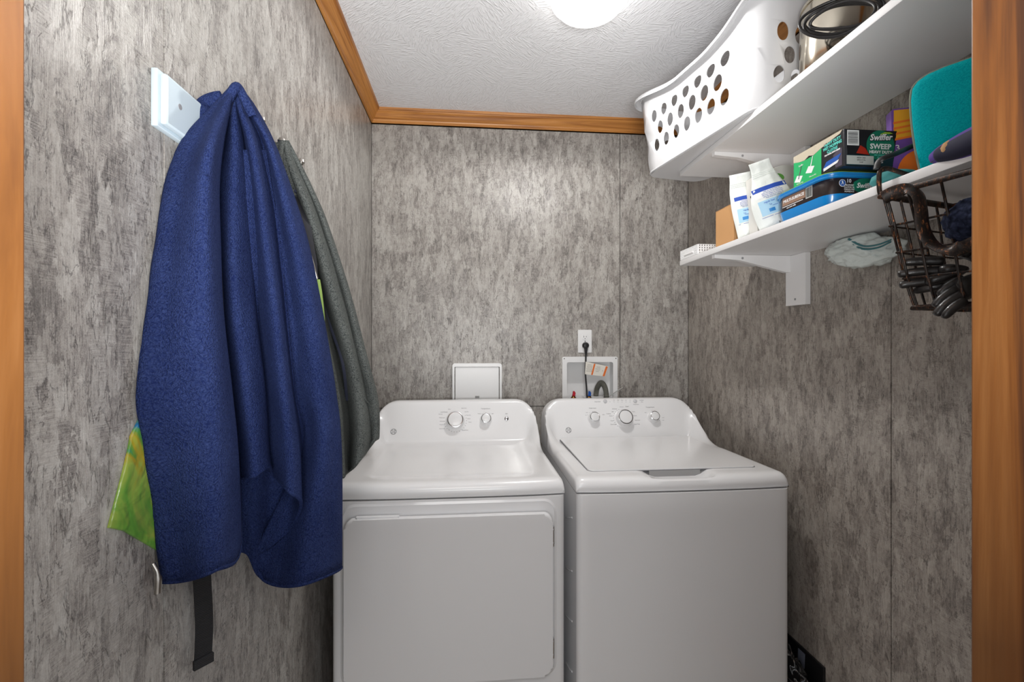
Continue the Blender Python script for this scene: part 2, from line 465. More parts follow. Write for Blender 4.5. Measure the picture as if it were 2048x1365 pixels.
# crown moulding: (distance from the wall, distance below the ceiling)
CP = [(0.0, 0.062), (0.0, 0.0565), (0.006, 0.0565), (0.007, 0.052), (0.0095, 0.0515), (0.010, 0.047), (0.012, 0.043), (0.016, 0.040), (0.021, 0.034), (0.026, 0.026), (0.032, 0.018),
      (0.037, 0.014), (0.038, 0.011), (0.043, 0.0105), (0.0445, 0.006), (0.046, 0.0), (0, 0)]
CP = [(a * 1.0, b) for a, b in CP]
def crown(name, frm, mat):
    rings = []
    for f in frm: rings.append([f(a, b) for a, b in CP])
    vs = rings[0] + rings[1]; n = len(CP)
    fs = [(k, (k + 1) % n, n + (k + 1) % n, n + k) for k in range(n)] + [tuple(range(n)), tuple(range(2 * n - 1, n - 1, -1))]
    struct(mesh(name, vs, fs, mat, None, 30))
crown('trim_4', (lambda a, b: (XL + a, YF + a, ZC - b), lambda a, b: (XL + a, YB - a, ZC - b)), OAKY)
crown('trim_5', (lambda a, b: (XL + a, YB - a, ZC - b), lambda a, b: (XR - a, YB - a, ZC - b)), OAKX)
crown('trim_6', (lambda a, b: (XR - a, YB - a, ZC - b), lambda a, b: (XR - a, YF + a, ZC - b)), OAKY)
for nm, b in (('baseboard_left', (XL, XL + .012, YF, YB, 0, .07)), ('baseboard_right', (XR - .012, XR, YF, YB, 0, .07)), ('baseboard_back', (XL + .012, XR - .012, YB - .012, YB, 0, .07))):
    struct(box(nm, *b, OAKY if nm != 'baseboard_back' else OAKX, bev=0.003))

# ------------------------------------------------------------------ ceiling light
def lamp_mat():
    M = NT('marbled_glass_shade'); v = M.coords()
    n = M.noise(v, 9, 4, 0.6, 2.5)
    c = M.ramp(n, [(0.35, (1.0, 0.93, 0.80)), (0.5, (1.0, 0.985, 0.95)), (0.62, (1, 1, 1))])
    M.l(c, M.b.inputs['Base Color']); M.l(c, M.b.inputs['Emission Color'])
    M.b.inputs['Emission Strength'].default_value = 3.6; M.b.inputs['Roughness'].default_value = 0.25
    return M.m
LX, LY = 0.362, 1.385
t = thing('ceiling_light', (LX, LY, ZC - .14), 'round flush ceiling light with cream marbled glass dome', 'ceiling light')
lathe('ceiling_plate', [(0.0, 0), (0.10, 0), (0.105, -.006), (0.10, -.022), (0.0, -.022)], (LX, LY, ZC), (0, 0, 1), PLASW, t)
lathe('glass_dome', [(0.112, -.016), (0.122, -.022), (0.1235, -.034), (0.118, -.052), (0.10, -.072), (0.074, -.088), (0.04, -.097), (0, -.10)], (LX, LY, ZC), (0, 0, 1), lamp_mat(), t, 48, 179)

# ------------------------------------------------------------------ appliances
FRONT = 1.37
def side_profile(n=14):
    P = [(FRONT + .003, .886), (FRONT - .002, .892), (FRONT - .003, .905), (FRONT + .001, .917), (FRONT + .010, .926), (FRONT + .024, .930)]
    k = 26
    for i in range(1, k + 1): P.append((FRONT + .024 + (1.955 - FRONT - .024) * i / k, .930 - .006 * i / k))
    P += [(1.9585, .926), (1.962, .931)]
    for i in range(1, 13): P.append((1.962 + .066 * i / 12, .931 + .146 * i / 12))
    P += [(2.032, 1.084), (2.040, 1.0895), (2.052, 1.091), (2.072, 1.090), (2.080, 1.085), (2.083, 1.075)]
    return P
def top_cover(name, xc, hw, mat, parent, mod):
    prof = side_profile(); R = 0.095; rr = 0.02
    xs = []
    n = 44
    for i in range(n + 1):
        u = -1 + 2 * i / n; u = math.copysign(1 - (1 - abs(u)) ** 1.5, u); xs.append(u * hw)
    V = []; F = []; W = len(xs)
    for (y, z) in prof:
        for x in xs:
            d = hw - abs(x)
            ed = sstep(0.84, 1.0, abs(x) / hw)
            zz = z
            if y > 1.76:
                t_ = (y - 1.76) / (2.05 - 1.76)
                sm = 0.924 + 0.17 * max(0, t_) ** 2.1
                zz = z * (1 - ed) + max(sm, z - .05) * ed if y < 2.03 else z
            # rolled edge of the deck, rounded corner of the console
            roll = rr - math.sqrt(max(0, rr * rr - max(0, rr - d) ** 2))
            top = 1.091 - (R - math.sqrt(max(0, R * R - max(0, R - d) ** 2))) * 0.95
            k_ = 0.008
            if zz > 0.95:
                h = max(0, min(1, .5 + .5 * (top - zz) / k_)); zz = top * (1 - h) + zz * h - k_ * h * (1 - h)
                zz -= roll * .3
            else: zz -= roll * (1.0 if z > .9 else 0.0) * 0.9
            yy = y
            if y < FRONT + .03: yy = y + 0.010 * (abs(x) / hw) ** 3       # front slightly bowed
            zz = mod(x, y, zz)
            V.append((xc + x, yy, max(zz, .886)))
    H = len(prof)
    for j in range(H - 1):
        for i in range(W - 1): F.append((j * W + i, j * W + i + 1, (j + 1) * W + i + 1, (j + 1) * W + i))
    # skirts: sides and back down to the body
    b0 = len(V)
    for j in range(H): V.append((xc - hw, V[j * W][1], .886))
    b1 = len(V)
    for j in range(H): V.append((xc + hw, V[j * W + W - 1][1], .886))
    b2 = len(V)
    for i in range(W): V.append((xc + xs[i], V[(H - 1) * W + i][1] + .001, .886))
    for j in range(H - 1):
        F.append((j * W, (j + 1) * W, b0 + j + 1, b0 + j)); F.append((j * W + W - 1, b1 + j, b1 + j + 1, (j + 1) * W + W - 1))
    for i in range(W - 1): F.append(((H - 1) * W + i, (H - 1) * W + i + 1, b2 + i + 1, b2 + i))
    bm = bmesh.new(); vs = [bm.verts.new(v) for v in V]
    for f in F:
        try: bm.faces.new([vs[i] for i in f])
        except ValueError: pass
    bmesh.ops.remove_doubles(bm, verts=bm.verts, dist=1e-5)
    return bmobj(name, bm, mat, parent, 42)

def cabinet(xc, hw, parent, bow):
    bm = bmesh.new(); n = 24; pts = []
    r = 0.018
    # plan outline, front bowed, front corners rounded
    for i in range(n + 1):
        x = -hw + r + (2 * hw - 2 * r) * i / n
        pts.append((xc + x, FRONT - bow * (1 - (x / hw) ** 2)))
    for k in range(1, 7):
        a = math.radians(-90 + 90 * k / 6); pts.append((xc + hw - r + r * math.cos(a), FRONT + r + r * math.sin(a)))
    pts += [(xc + hw, 2.06), (xc - hw, 2.06)]
    for k in range(0, 6):
        a = math.radians(180 + 90 * k / 6); pts.append((xc - hw + r + r * math.cos(a), FRONT + r + r * math.sin(a)))
    lo = [bm.verts.new((p[0], p[1], .012)) for p in pts]; hi = [bm.verts.new((p[0], p[1], .883)) for p in pts]
    m = len(pts)
    for k in range(m): bm.faces.new((lo[k], lo[(k + 1) % m], hi[(k + 1) % m], hi[k]))
    bm.faces.new(hi); bm.faces.new(lo[::-1])
    return bmobj('cabinet', bm, ENAMEL, parent, 40)

CN = Vector((0, -.146, .066)).normalized()            # outward normal of the console face
CPt = Vector((0, 1.962, .931))
def cpt(px, py): return PP(px, py, CPt, CN)
CU = Vector((0, .066, .146)).normalized()
def cframe(px, py): return frame(cpt(px, py), (1, 0, 0), CU)

def knob(px, py, r, h, parent, grip=True):
    o = cpt(px, py) ; o = o - CN * 0.0
    # the pixel marks the knob's face: step back along the view onto the console
    k = lathe('knob', [(r * 1.18, 0.0), (r * 1.2, .0025), (r * 1.08, .004), (r * 1.02, .006), (r * 0.97, h * .8), (r * .92, h), (r * .80, h + .0005)], o, CN, KNOB, parent, 40)
    lathe('chrome_ring', [(r * .90, h - .001), (r * .93, h + .0008), (r * .86, h + .0016), (r * .80, h + .0012)], o, CN, CHROME, k, 40)
    lathe('knob_cap', [(r * .82, h), (r * .80, h + .0012), (r * .70, h + .002), (0, h + .0026)], o, CN, KNOB, k, 40)
    return k

def emblem(px, py, r, parent):
    M = cframe(px, py)
    bm = bmesh.new()
    pts = [M @ Vector((r * math.cos(2 * PI * k / 32), r * math.sin(2 * PI * k / 32), .0006)) for k in range(32)]
    bmtube(bm, pts, r * .09, 6, True)
    for q in range(4):
        a = PI / 4 + q * PI / 2
        c = Vector((math.cos(a) * r * .78, math.sin(a) * r * .78, .0006))
        bmtube(bm, [M @ (c + Vector((math.cos(b) * r * .2, math.sin(b) * r * .2, 0))) for b in [2 * PI * k / 10 for k in range(10)]], r * .07, 5, True)
    e = bmobj('emblem', bm, PRINT, parent, 60)
    text('monogram', 'GE', r * 1.05, M, PRINT, e, shear=0.35, sx=0.85)
    return e

def ticks(px, py, r0, r1, angs, parent):
    M = cframe(px, py); bm = bmesh.new()
    for a in angs:
        a = math.radians(a); c, s = math.cos(a), math.sin(a)
        w_ = 0.0009
        q = [Vector((c * r0 - s * w_, s * r0 + c * w_, .0004)), Vector((c * r0 + s * w_, s * r0 - c * w_, .0004)), Vector((c * r1 + s * w_, s * r1 - c * w_, .0004)), Vector((c * r1 - s * w_, s * r1 + c * w_, .0004))]
        vs = [bm.verts.new(M @ p) for p in q]; bm.faces.new(vs)
    bmobj('dial_marks', bm, DPRINT, parent)

def labels(items, parent):
    for (px, py, s, size) in items: text('dial_lettering', s, size, cframe(px, py), PRINT, parent)

# --- dryer
DXC, HW = -0.0595, 0.343
dr = thing('clothes_dryer', (DXC, 1.72, 0), 'white front-loading clothes dryer with a big flat door, left of the two machines', 'dryer')
def dmod(x, y, z):
    a = 1 - sstep(.235, .275, abs(x)); b = sstep(1.445, 1.475, y) * (1 - sstep(1.945, 1.958, y))
    return z - 0.007 * a * b if y < 1.958 else z
top_cover('top_and_console', DXC, HW, CONSOLE, dr, dmod)
cabinet(DXC, HW - .001, dr, 0.0)
# raised surround and the recessed bay the door sits in
MF = frame((DXC, FRONT, 0), (1, 0, 0), (0, 0, 1))         # local z points to the camera (-Y)
dx0, dx1, dz0, dz1 = -0.361 - DXC, 0.2416 - DXC, 0.356, 0.838
cx, cz = (dx0 + dx1) / 2, (dz0 + dz1) / 2; ww, hh = dx1 - dx0, dz1 - dz0
def ring_plate(name, outer, inner, M, z0, z1, mat, parent):
    bm = bmesh.new(); n = len(outer)
    o = [bm.verts.new(M @ Vector((p[0], p[1], z0))) for p in outer]; i1 = [bm.verts.new(M @ Vector((p[0], p[1], z1))) for p in inner]
    for k in range(n): bm.faces.new((o[k], o[(k + 1) % n], i1[(k + 1) % n], i1[k]))
    i2 = [bm.verts.new(M @ Vector((p[0] * 1.0, p[1], z0 + .0002))) for p in inner]
    for k in range(n): bm.faces.new((i1[k], i1[(k + 1) % n], i2[(k + 1) % n], i2[k]))
    return bmobj(name, bm, mat, parent, 50)
MD = MF @ Matrix.Translation((cx, cz, 0))
outer = rrect(ww + .030, hh + .052, .040, 8); inner = rrect(ww + .016, hh + .038, .034, 8)
outer = [(p[0], p[1] + .012) for p in outer]; inner = [(p[0], p[1] + .012) for p in inner]
ring_plate('door_surround', outer, inner, MD, 0.0, 0.0035, ENAMEL, dr)
dd = plate('door', rrect(ww, hh, .026, 8), .022, MD, ENAMEL, dr, bev=.007, z0=.003)
plate('door_gasket', rrect(ww - .012, hh - .012, .022, 8), .004, MD, GAP, dd, z0=0.0)
plate('door_lip', [(-.235, 0), (-.12, 0), (-.117, .006), (-.24, .006)], .012, MD @ Matrix.Translation((-.03, hh / 2 - .001, .004)), ENAMEL, dd, bev=.001)
for zz in (.765, .43):
    h_ = box('hinge', dx1 + DXC + .001, dx1 + DXC + .006, FRONT - .012, FRONT - .001, zz - .03, zz + .03, CHROME, dr, bev=.001)
    for k in (-.02, .02): lathe('screw', [(.0028, 0), (.0028, .0015), (0, .002)], (dx1 + DXC + .0035, FRONT - .012, zz + k), (0, -1, 0), CHROME, h_, 10)
knob(911, 843, .0365, .032, dr); ticks(911, 843, .046, .0485, range(180, 400, 14), dr)
knob(972, 840, .0225, .027, dr); ticks(972, 840, .029, .031, (60, 90, 120), dr)
b_ = lathe('start_button', [(.009, 0), (.009, .004), (.0075, .005), (0, .0055)], cpt(1013, 838), CN, CHROME, dr, 24)
text('start_mark', 'I', .009, cframe(1013, 838) @ Matrix.Translation((0, 0, .0055)), DPRINT, dr)
emblem(787, 864, .0115, dr)
labels([(888, 825, 'COTTONS', .0062), (881, 829, 'Normal', .0052), (884, 836, 'Mixed Load', .0050), (884, 843, 'Delicates', .0050), (884, 850, 'Timed Dry', .0050), (884, 858, 'Quick Fluff', .0050), (928, 817, 'Easy Care', .0055), (933, 824, 'Less Dry', .0050), (937, 831, 'More Dry', .0050),
        (938, 838, 'Sensor', .0050), (940, 845, 'Damp', .0050), (930, 861, 'Timed Dry', .0062), (899, 819, 'Bulky', .005), (918, 859, '40', .005), (908, 861, '60', .005), (898, 859, '80', .005),
        (971, 818, 'Temperature', .0075), (959, 828, 'Medium', .0048), (985, 828, 'High', .0048), (1013, 828, 'Start', .0052)], dr)
for sx in (-1, 1):
    for y in (1.42, 2.0): lathe('levelling_foot', [(.02, 0), (.02, .008), (.008, .010), (.008, .014)], (DXC + sx * .29, y, 0), (0, 0, 1), BLACK, dr, 16)

# --- washer
WXC = 0.6625
wa = thing('washing_machine', (WXC, 1.72, 0), 'white top-loading washing machine with a flat lid, right of the dryer', 'washer')
LY0, LY1 = 1.452, 1.945
def wmod(x, y, z):
    a = sstep(.128, .090, abs(x)) if False else 1 - sstep(.072, .118, abs(x))
    b = sstep(1.374, 1.392, y) * (1 - sstep(1.462, 1.466, y))
    z -= 0.021 * a * b
    if y < FRONT + .012: z -= 0.0
    return z
top_cover('top_and_console', WXC, HW, CONSOLE, wa, wmod)
cabinet(WXC, HW - .001, wa, 0.008)
ML = frame((WXC, (LY0 + LY1) / 2, .9275), (1, 0, 0), (0, 1, 0))
lid_out = rrect(.57, LY1 - LY0, .022, 8)
plate('lid_gap', [(p[0] * 1.008, p[1] * 1.008) for p in lid_out if True], .0022, ML, plain('lid_gap_shadowed', rgb(120, 120, 124), .7), wa)
lid = plate('lid', lid_out, .0050, ML, CONSOLE, wa, bev=.002, z0=.0012)
box('lid_slot_shade', WXC - .086, WXC + .086, LY0 - .004, LY0 + .004, .9085, .928, GAP, wa)  # grey block: shade of the slot under the lid edge, put in as colour
knob(1187, 837, .0230, .027, wa); ticks(1187, 837, .029, .031, (60, 90, 120, 150), wa)
knob(1247, 838, .0350, .034, wa); ticks(1247, 838, .044, .0465, range(110, 230, 13), wa)
knob(1306, 835, .0225, .027, wa); ticks(1306, 835, .029, .031, (0, 30, 60, 90, 330), wa)
for px in (1210, 1270):
    lathe('push_button', [(.0085, 0), (.0085, .003), (.007, .004), (0, .0045)], cpt(px, 803), CN, plain('button_grey', rgb(205, 205, 208), .4), wa, 20)
for px in (1220, 1228, 1236, 1244, 1252, 1260):
    lathe('indicator_light', [(.0011, 0), (.0011, .0006), (0, .0008)], cpt(px, 804.5), CN, DPRINT, wa, 10)
emblem(1137, 861, .0115, wa)
labels([(1195, 804, 'Deep Rinse', .0058), (1228, 801, 'On', .0046), (1236, 801, 'Soak', .0042), (1244, 801, 'Rinse', .0042), (1252, 801, 'Spin', .0042), (1260, 801, 'Lid', .0042),
        (1283, 801, '2nd Rinse', .0050), (1284, 804.5, 'Fabric', .0045), (1272, 809.5, 'Deep Rinse', .0055), (1185, 817, 'Water Level', .0065), (1174, 826, 'Small', .0048), (1172, 831, 'Fit', .0048), (1207, 830, 'Extra', .0048),
        (1229, 818.5, 'Delicates', .0058), (1243, 814.5, 'Normal', .0052), (1254, 813.5, 'Rugged', .0055), (1217, 828, 'Cottons', .0058), (1222, 832.5, 'Medium', .0050), (1225, 824, 'Light', .0050), (1224, 842, 'Casual', .0050), (1227, 849.5, 'Drain & Spin', .0052),
        (1267, 824, 'Colors', .0050), (1270, 832, 'Towels', .0052), (1275, 841, 'Bulky Items', .0052), (1274, 849, 'Speed Wash', .0052), (1300, 815, 'Temperature', .0075), (1291, 826, 'Hot', .0048), (1326, 836, 'Cool', .0048), (1326, 841, 'Cold', .0048)], wa)
for z in (.77, .60, .44, .28):
    tube('side_rib', [(WXC - HW + .0015, 1.44, z + .018), (WXC - HW - .001, 1.455, z + .012), (WXC - HW - .001, 1.52, z - .012), (WXC - HW + .0015, 1.535, z - .018)], .003, ENAMEL, wa)
for sx in (-1, 1):
    for y in (1.42, 2.0): lathe('levelling_foot', [(.02, 0), (.02, .008), (.008, .010), (.008, .014)], (WXC + sx * .29, y, 0), (0, 0, 1), BLACK, wa, 16)

# ------------------------------------------------------------------ fittings on the back wall
MB_ = lambda x, z: frame((x, YB, z), (1, 0, 0), (0, 0, 1))
# outlet plate
p = PY(1169.5, 683, YB)
t = thing('wall_outlet', (p.x, YB, p.z - .057), 'white electrical wall outlet above the washing machine with a black plug in it', 'outlet')
M = MB_(p.x, p.z)
plate('cover_plate', rrect(.070, .115, .004, 4), .005, M, PLASW, t, bev=.002)
for dz in (.021, -.021):
    s_ = plate('socket', rrect(.030, .028, .010, 5), .0015, M @ Matrix.Translation((0, dz, .005)), PLASW, t, bev=.0005)
    for dx, w2, h2 in ((-.0065, .0012, .004), (.0065, .0012, .0032)):
        rect('slot', dx - w2, dx + w2, dz + .002 - h2, dz + .002 + h2, M, DPRINT, s_, z=.0066)
    disc('ground_slot', 0, dz - .008, .0022, M, DPRINT, s_, z=.0066, n=12)
lathe('screw', [(.003, 0), (.003, .001), (0, .0015)], M @ Vector((0, 0, .005)), (0, -1, 0), CHROME, t, 12)
# plug and cord of the washer
pz = p.z - .021
t = thing('washer_power_cord', (p.x, YB - .03, pz), 'black power plug and cord with an orange and white warning tag', 'power cord')
lathe('plug', [(.013, 0.0), (.0165, .004), (.016, .018), (.011, .026), (0, .028)], (p.x, YB - .0068, pz), (0, -1, 0), BLACK, t, 20)
lathe('strain_relief', [(.0105, 0), (.009, .018), (.0065, .036), (.0045, .046)], (p.x + .001, YB - .020, pz + .002), (0, 0, -1), BLACK, t, 16)
cz_ = [PY(1171.5, 725, YB - .021), PY(1171, 750, YB - .022), PY(1173, 775, YB - .03), PY(1174, 800, YB - .05), PY(1176, 830, YB - .09)]
cz_ = [Vector((p.x + .001, YB - .020, pz - .03))] + cz_
tube('cord', crom(cz_, 6), .0042, BLACK, t, 8)
a, b, c, d_ = PY(1171, 724, YB - .026), PY(1217, 731, YB - .034), PY(1210, 752, YB - .036), PY(1171, 748, YB - .026)
TGY = YB - .028
M = frame(PY(1171, 749, TGY), PY(1212, 752, TGY) - PY(1171, 749, TGY), (0, 0, 1))
tg = plate('warning_tag', [(-.003, 0), (.098, -.004), (.112, .047), (-.004, .062)], .0006, M, plain('tag_paper', rgb(226, 222, 212), .6), t, smooth=30)
ORG = plain('warning_orange', rgb(222, 110, 40), .6)
plate('orange_bar', [(.028, -.0005), (.036, -.001), (.046, .054), (.038, .0555)], .0003, M, ORG, tg, z0=.0008)
plate('orange_bar', [(.086, -.003), (.096, -.0035), (.109, .045), (.099, .047)], .0003, M, ORG, tg, z0=.0008)
for k, (x, y, s_) in enumerate(((.017, .047, 'WARNING'), (.018, .040, 'Risk of electric'), (.018, .034, 'shock or fire'), (.017, .028, 'Do not remove'), (.017, .022, 'this cord tag'), (.017, .016, 'Ground this unit'), (.062, .040, 'DANGER'), (.060, .032, 'Unplug before'), (.059, .025, 'servicing the'), (.058, .018, 'appliance'))):
    text('tag_lettering', s_, .0046, M, DPRINT, tg, off=(x, y, .0009))
text('tag_lettering', '!', .012, M, BLACKP, tg, off=(.084, .022, .0009))
# supply box of the washer: frame, tub, valves, drain hose
t = thing('washer_outlet_box', ((HX0 + HX1) / 2, YB, HZ0), 'open white plastic water supply box recessed in the wall behind the washing machine', 'supply box')
bm = bmesh.new()
xa, xb, za, zb = HX0 - .012, HX1 + .012, HZ0 - .012, HZ1 + .012
MO = frame(((HX0 + HX1) / 2, YB, (HZ0 + HZ1) / 2), (1, 0, 0), (0, 0, 1))
W_, H_ = HX1 - HX0, HZ1 - HZ0
def ring_prism(name, po, pi, z0, z1, M, mat, parent, sm=40):
    bm = bmesh.new(); n = len(po)
    def R(ps, z): return [bm.verts.new(M @ Vector((q[0], q[1], z))) for q in ps]
    A, B, Cx, Dx = R(po, z0), R(po, z1), R(pi, z1), R(pi, z0)
    for P_, Q in ((A, B), (B, Cx), (Cx, Dx), (Dx, A)):
        for k in range(n): bm.faces.new((P_[k], P_[(k + 1) % n], Q[(k + 1) % n], Q[k]))
    return bmobj(name, bm, mat, parent, sm)
ring_prism('frame', rrect(W_ + .016, H_ + .020, .008, 4), rrect(W_ - .030, H_ - .034, .010, 4), .0002, .006, MO, PLASW, t)
# tub: five faces going into the wall, with thickness
bm = bmesh.new()
i0, i1, j0, j1 = HX0 + .002, HX1 - .002, HZ0 + .002, HZ1 - .002; dp = .088; th = .003
bmbox(bm, i0, i1, YB + dp - th, YB + dp, j0, j1); bmbox(bm, i0, i0 + th, YB, YB + dp, j0, j1); bmbox(bm, i1 - th, i1, YB, YB + dp, j0, j1)
bmbox(bm, i0, i1, YB, YB + dp, j0, j0 + th); bmbox(bm, i0, i1, YB, YB + dp, j1 - th, j1)
bmobj('recess', bm, PLASW, t)
box('drain_shelf', i0 + .11, i1 - .003, YB + .03, YB + dp, j0, j0 + .022, PLASW, t, bev=.002)
for sx in (-1, 1): lathe('screw', [(.003, 0), (.003, .001), (0, .0014)], MO @ Vector((sx * (W_ / 2 - .001), H_ / 2 + .001, .006)), (0, -1, 0), CHROME, t, 10)
for px, colr, nm in ((1147, RED, 'hot_valve'), (1178, BLUEP, 'cold_valve')):
    q = PY(px, 800, YB + .03)
    v_ = lathe(nm, [(.011, -.04), (.011, .0), (.014, .002), (.014, .010), (.009, .016), (.006, .024)], q, (0, 0, 1), BRASS, t, 14)
    hd = plate('valve_lever', [(-.008, 0), (.008, 0), (.006, .010), (.009, .014), (.003, .024), (-.004, .024), (-.006, .010)], .008, frame(q + Vector((0, -.004, .020)), (1, 0, 0), (0, 0, 1)), colr, v_, bev=.001)
# grey corrugated hose hooking down into the box
hc = [PY(1191, 812, YB + .045), PY(1192, 790, YB + .045), PY(1195, 775, YB + .04), PY(1203, 766.5, YB + .02), PY(1210, 776, YB + .0), PY(1213, 795, YB - .015), PY(1213, 825, YB - .04)]
hp = crom(hc, 16)
hr = [.0125 + (.0015 if k % 2 else -.0012) for k in range(len(hp))]
h_ = tube('drain_hose', hp, hr, plain('hose_grey', rgb(116, 116, 108), .55), None, 14, smooth=40)
tag(h_, 'grey corrugated drain hose hooked into the open white supply box', 'hose')
h_ = tube('cable_tie', [PY(1219, 793, YB - .012), PY(1232, 784, YB - .014), PY(1246, 775, YB - .016)], .0022, plain('tie_plastic', rgb(190, 190, 188), .4), None, 6)
tag(h_, 'loose pale cable tie tail sticking up from behind the washer console', 'cable tie')
# dryer vent box cover
a, b = PY(905, 727, YB), PY(1003, 727, YB)
vx0, vx1, vz1 = a.x, b.x, a.z; vz0 = vz1 - .23
t = thing('dryer_vent_box', ((vx0 + vx1) / 2, YB, vz0), 'closed white plastic wall box behind the dryer console', 'wall box')
MV = frame(((vx0 + vx1) / 2, YB, (vz0 + vz1) / 2), (1, 0, 0), (0, 0, 1))
ring_prism('frame', rrect(vx1 - vx0, vz1 - vz0, .012, 6), rrect(vx1 - vx0 - .018, vz1 - vz0 - .03, .004, 6), .0, .022, MV, PLASW, t)
ring_prism('frame_lip', rrect(vx1 - vx0 - .003, vz1 - vz0 - .003, .011, 6), rrect(vx1 - vx0 - .02, vz1 - vz0 - .032, .004, 6), .022, .0245, MV, PLASW, t)
cv = plate('cover', rrect(vx1 - vx0 - .028, vz1 - vz0 - .034, .003, 4), .016, MV, PLASW, t, bev=.0015, z0=.002)
rect('latch', -.010, .010, -.069 + .0, -.058, MV, GAP, cv, z=.0185, th=.001)
rect('latch', -.010, .010, (PY(950, 795, YB - .02).z - (vz0 + vz1) / 2) - .004, (PY(950, 795, YB - .02).z - (vz0 + vz1) / 2) + .006, MV, GAP, cv, z=.0185, th=.001)

# ------------------------------------------------------------------ shelves on the right wall
SX, SXB, SYF, SYN = 0.80, XR, 1.706, 0.42
def shelf(zb, sx, label):
    t = thing('wall_shelf', ((sx + XR) / 2, 1.0, zb), label, 'shelf', 'white wall shelves')
    box('board', sx, XR - .0005, SYN, SYF, zb, zb + .0185, SHELFW, t, bev=.0012)
    y0, y1 = 1.473, 1.491
    prof = [(sx + .012, zb - .0005), (XR - .019, zb - .0005), (XR - .019, zb - .056), (XR - .035, zb - .056), (sx + .10, zb - .018), (sx + .012, zb - .012)]
    bm = bmesh.new()
    A = [bm.verts.new((x, y0, z)) for x, z in prof]; B = [bm.verts.new((x, y1, z)) for x, z in prof]; n = len(prof)
    bm.faces.new(A); bm.faces.new(B[::-1])
    for k in range(n): bm.faces.new((A[k], A[(k + 1) % n], B[(k + 1) % n], B[k]))
    g = bmobj('bracket_arm', bm, SHELFW, t)
    box('wall_plate', XR - .019, XR - .0005, 1.403, 1.497, zb - .170, zb - .0005, SHELFW, t, bev=.001)
    lathe('screw', [(.004, 0), (.004, .0008), (0, .0012)], (XR - .019, 1.45, zb - .150), (-1, 0, 0), PRINT, t, 12)
    lathe('screw', [(.004, 0), (.004, .0008), (0, .0012)], (sx + .11, y0, zb - .011), (0, -1, 0), PRINT, t, 12)
    return t
shelf(1.64, SX, 'lower white shelf with a bracket, holding the cleaning supplies')
shelf(1.985, SX, 'upper white shelf above the cleaning supplies, holding the laundry basket')
ZS = 1.6585; ZU = 2.0035

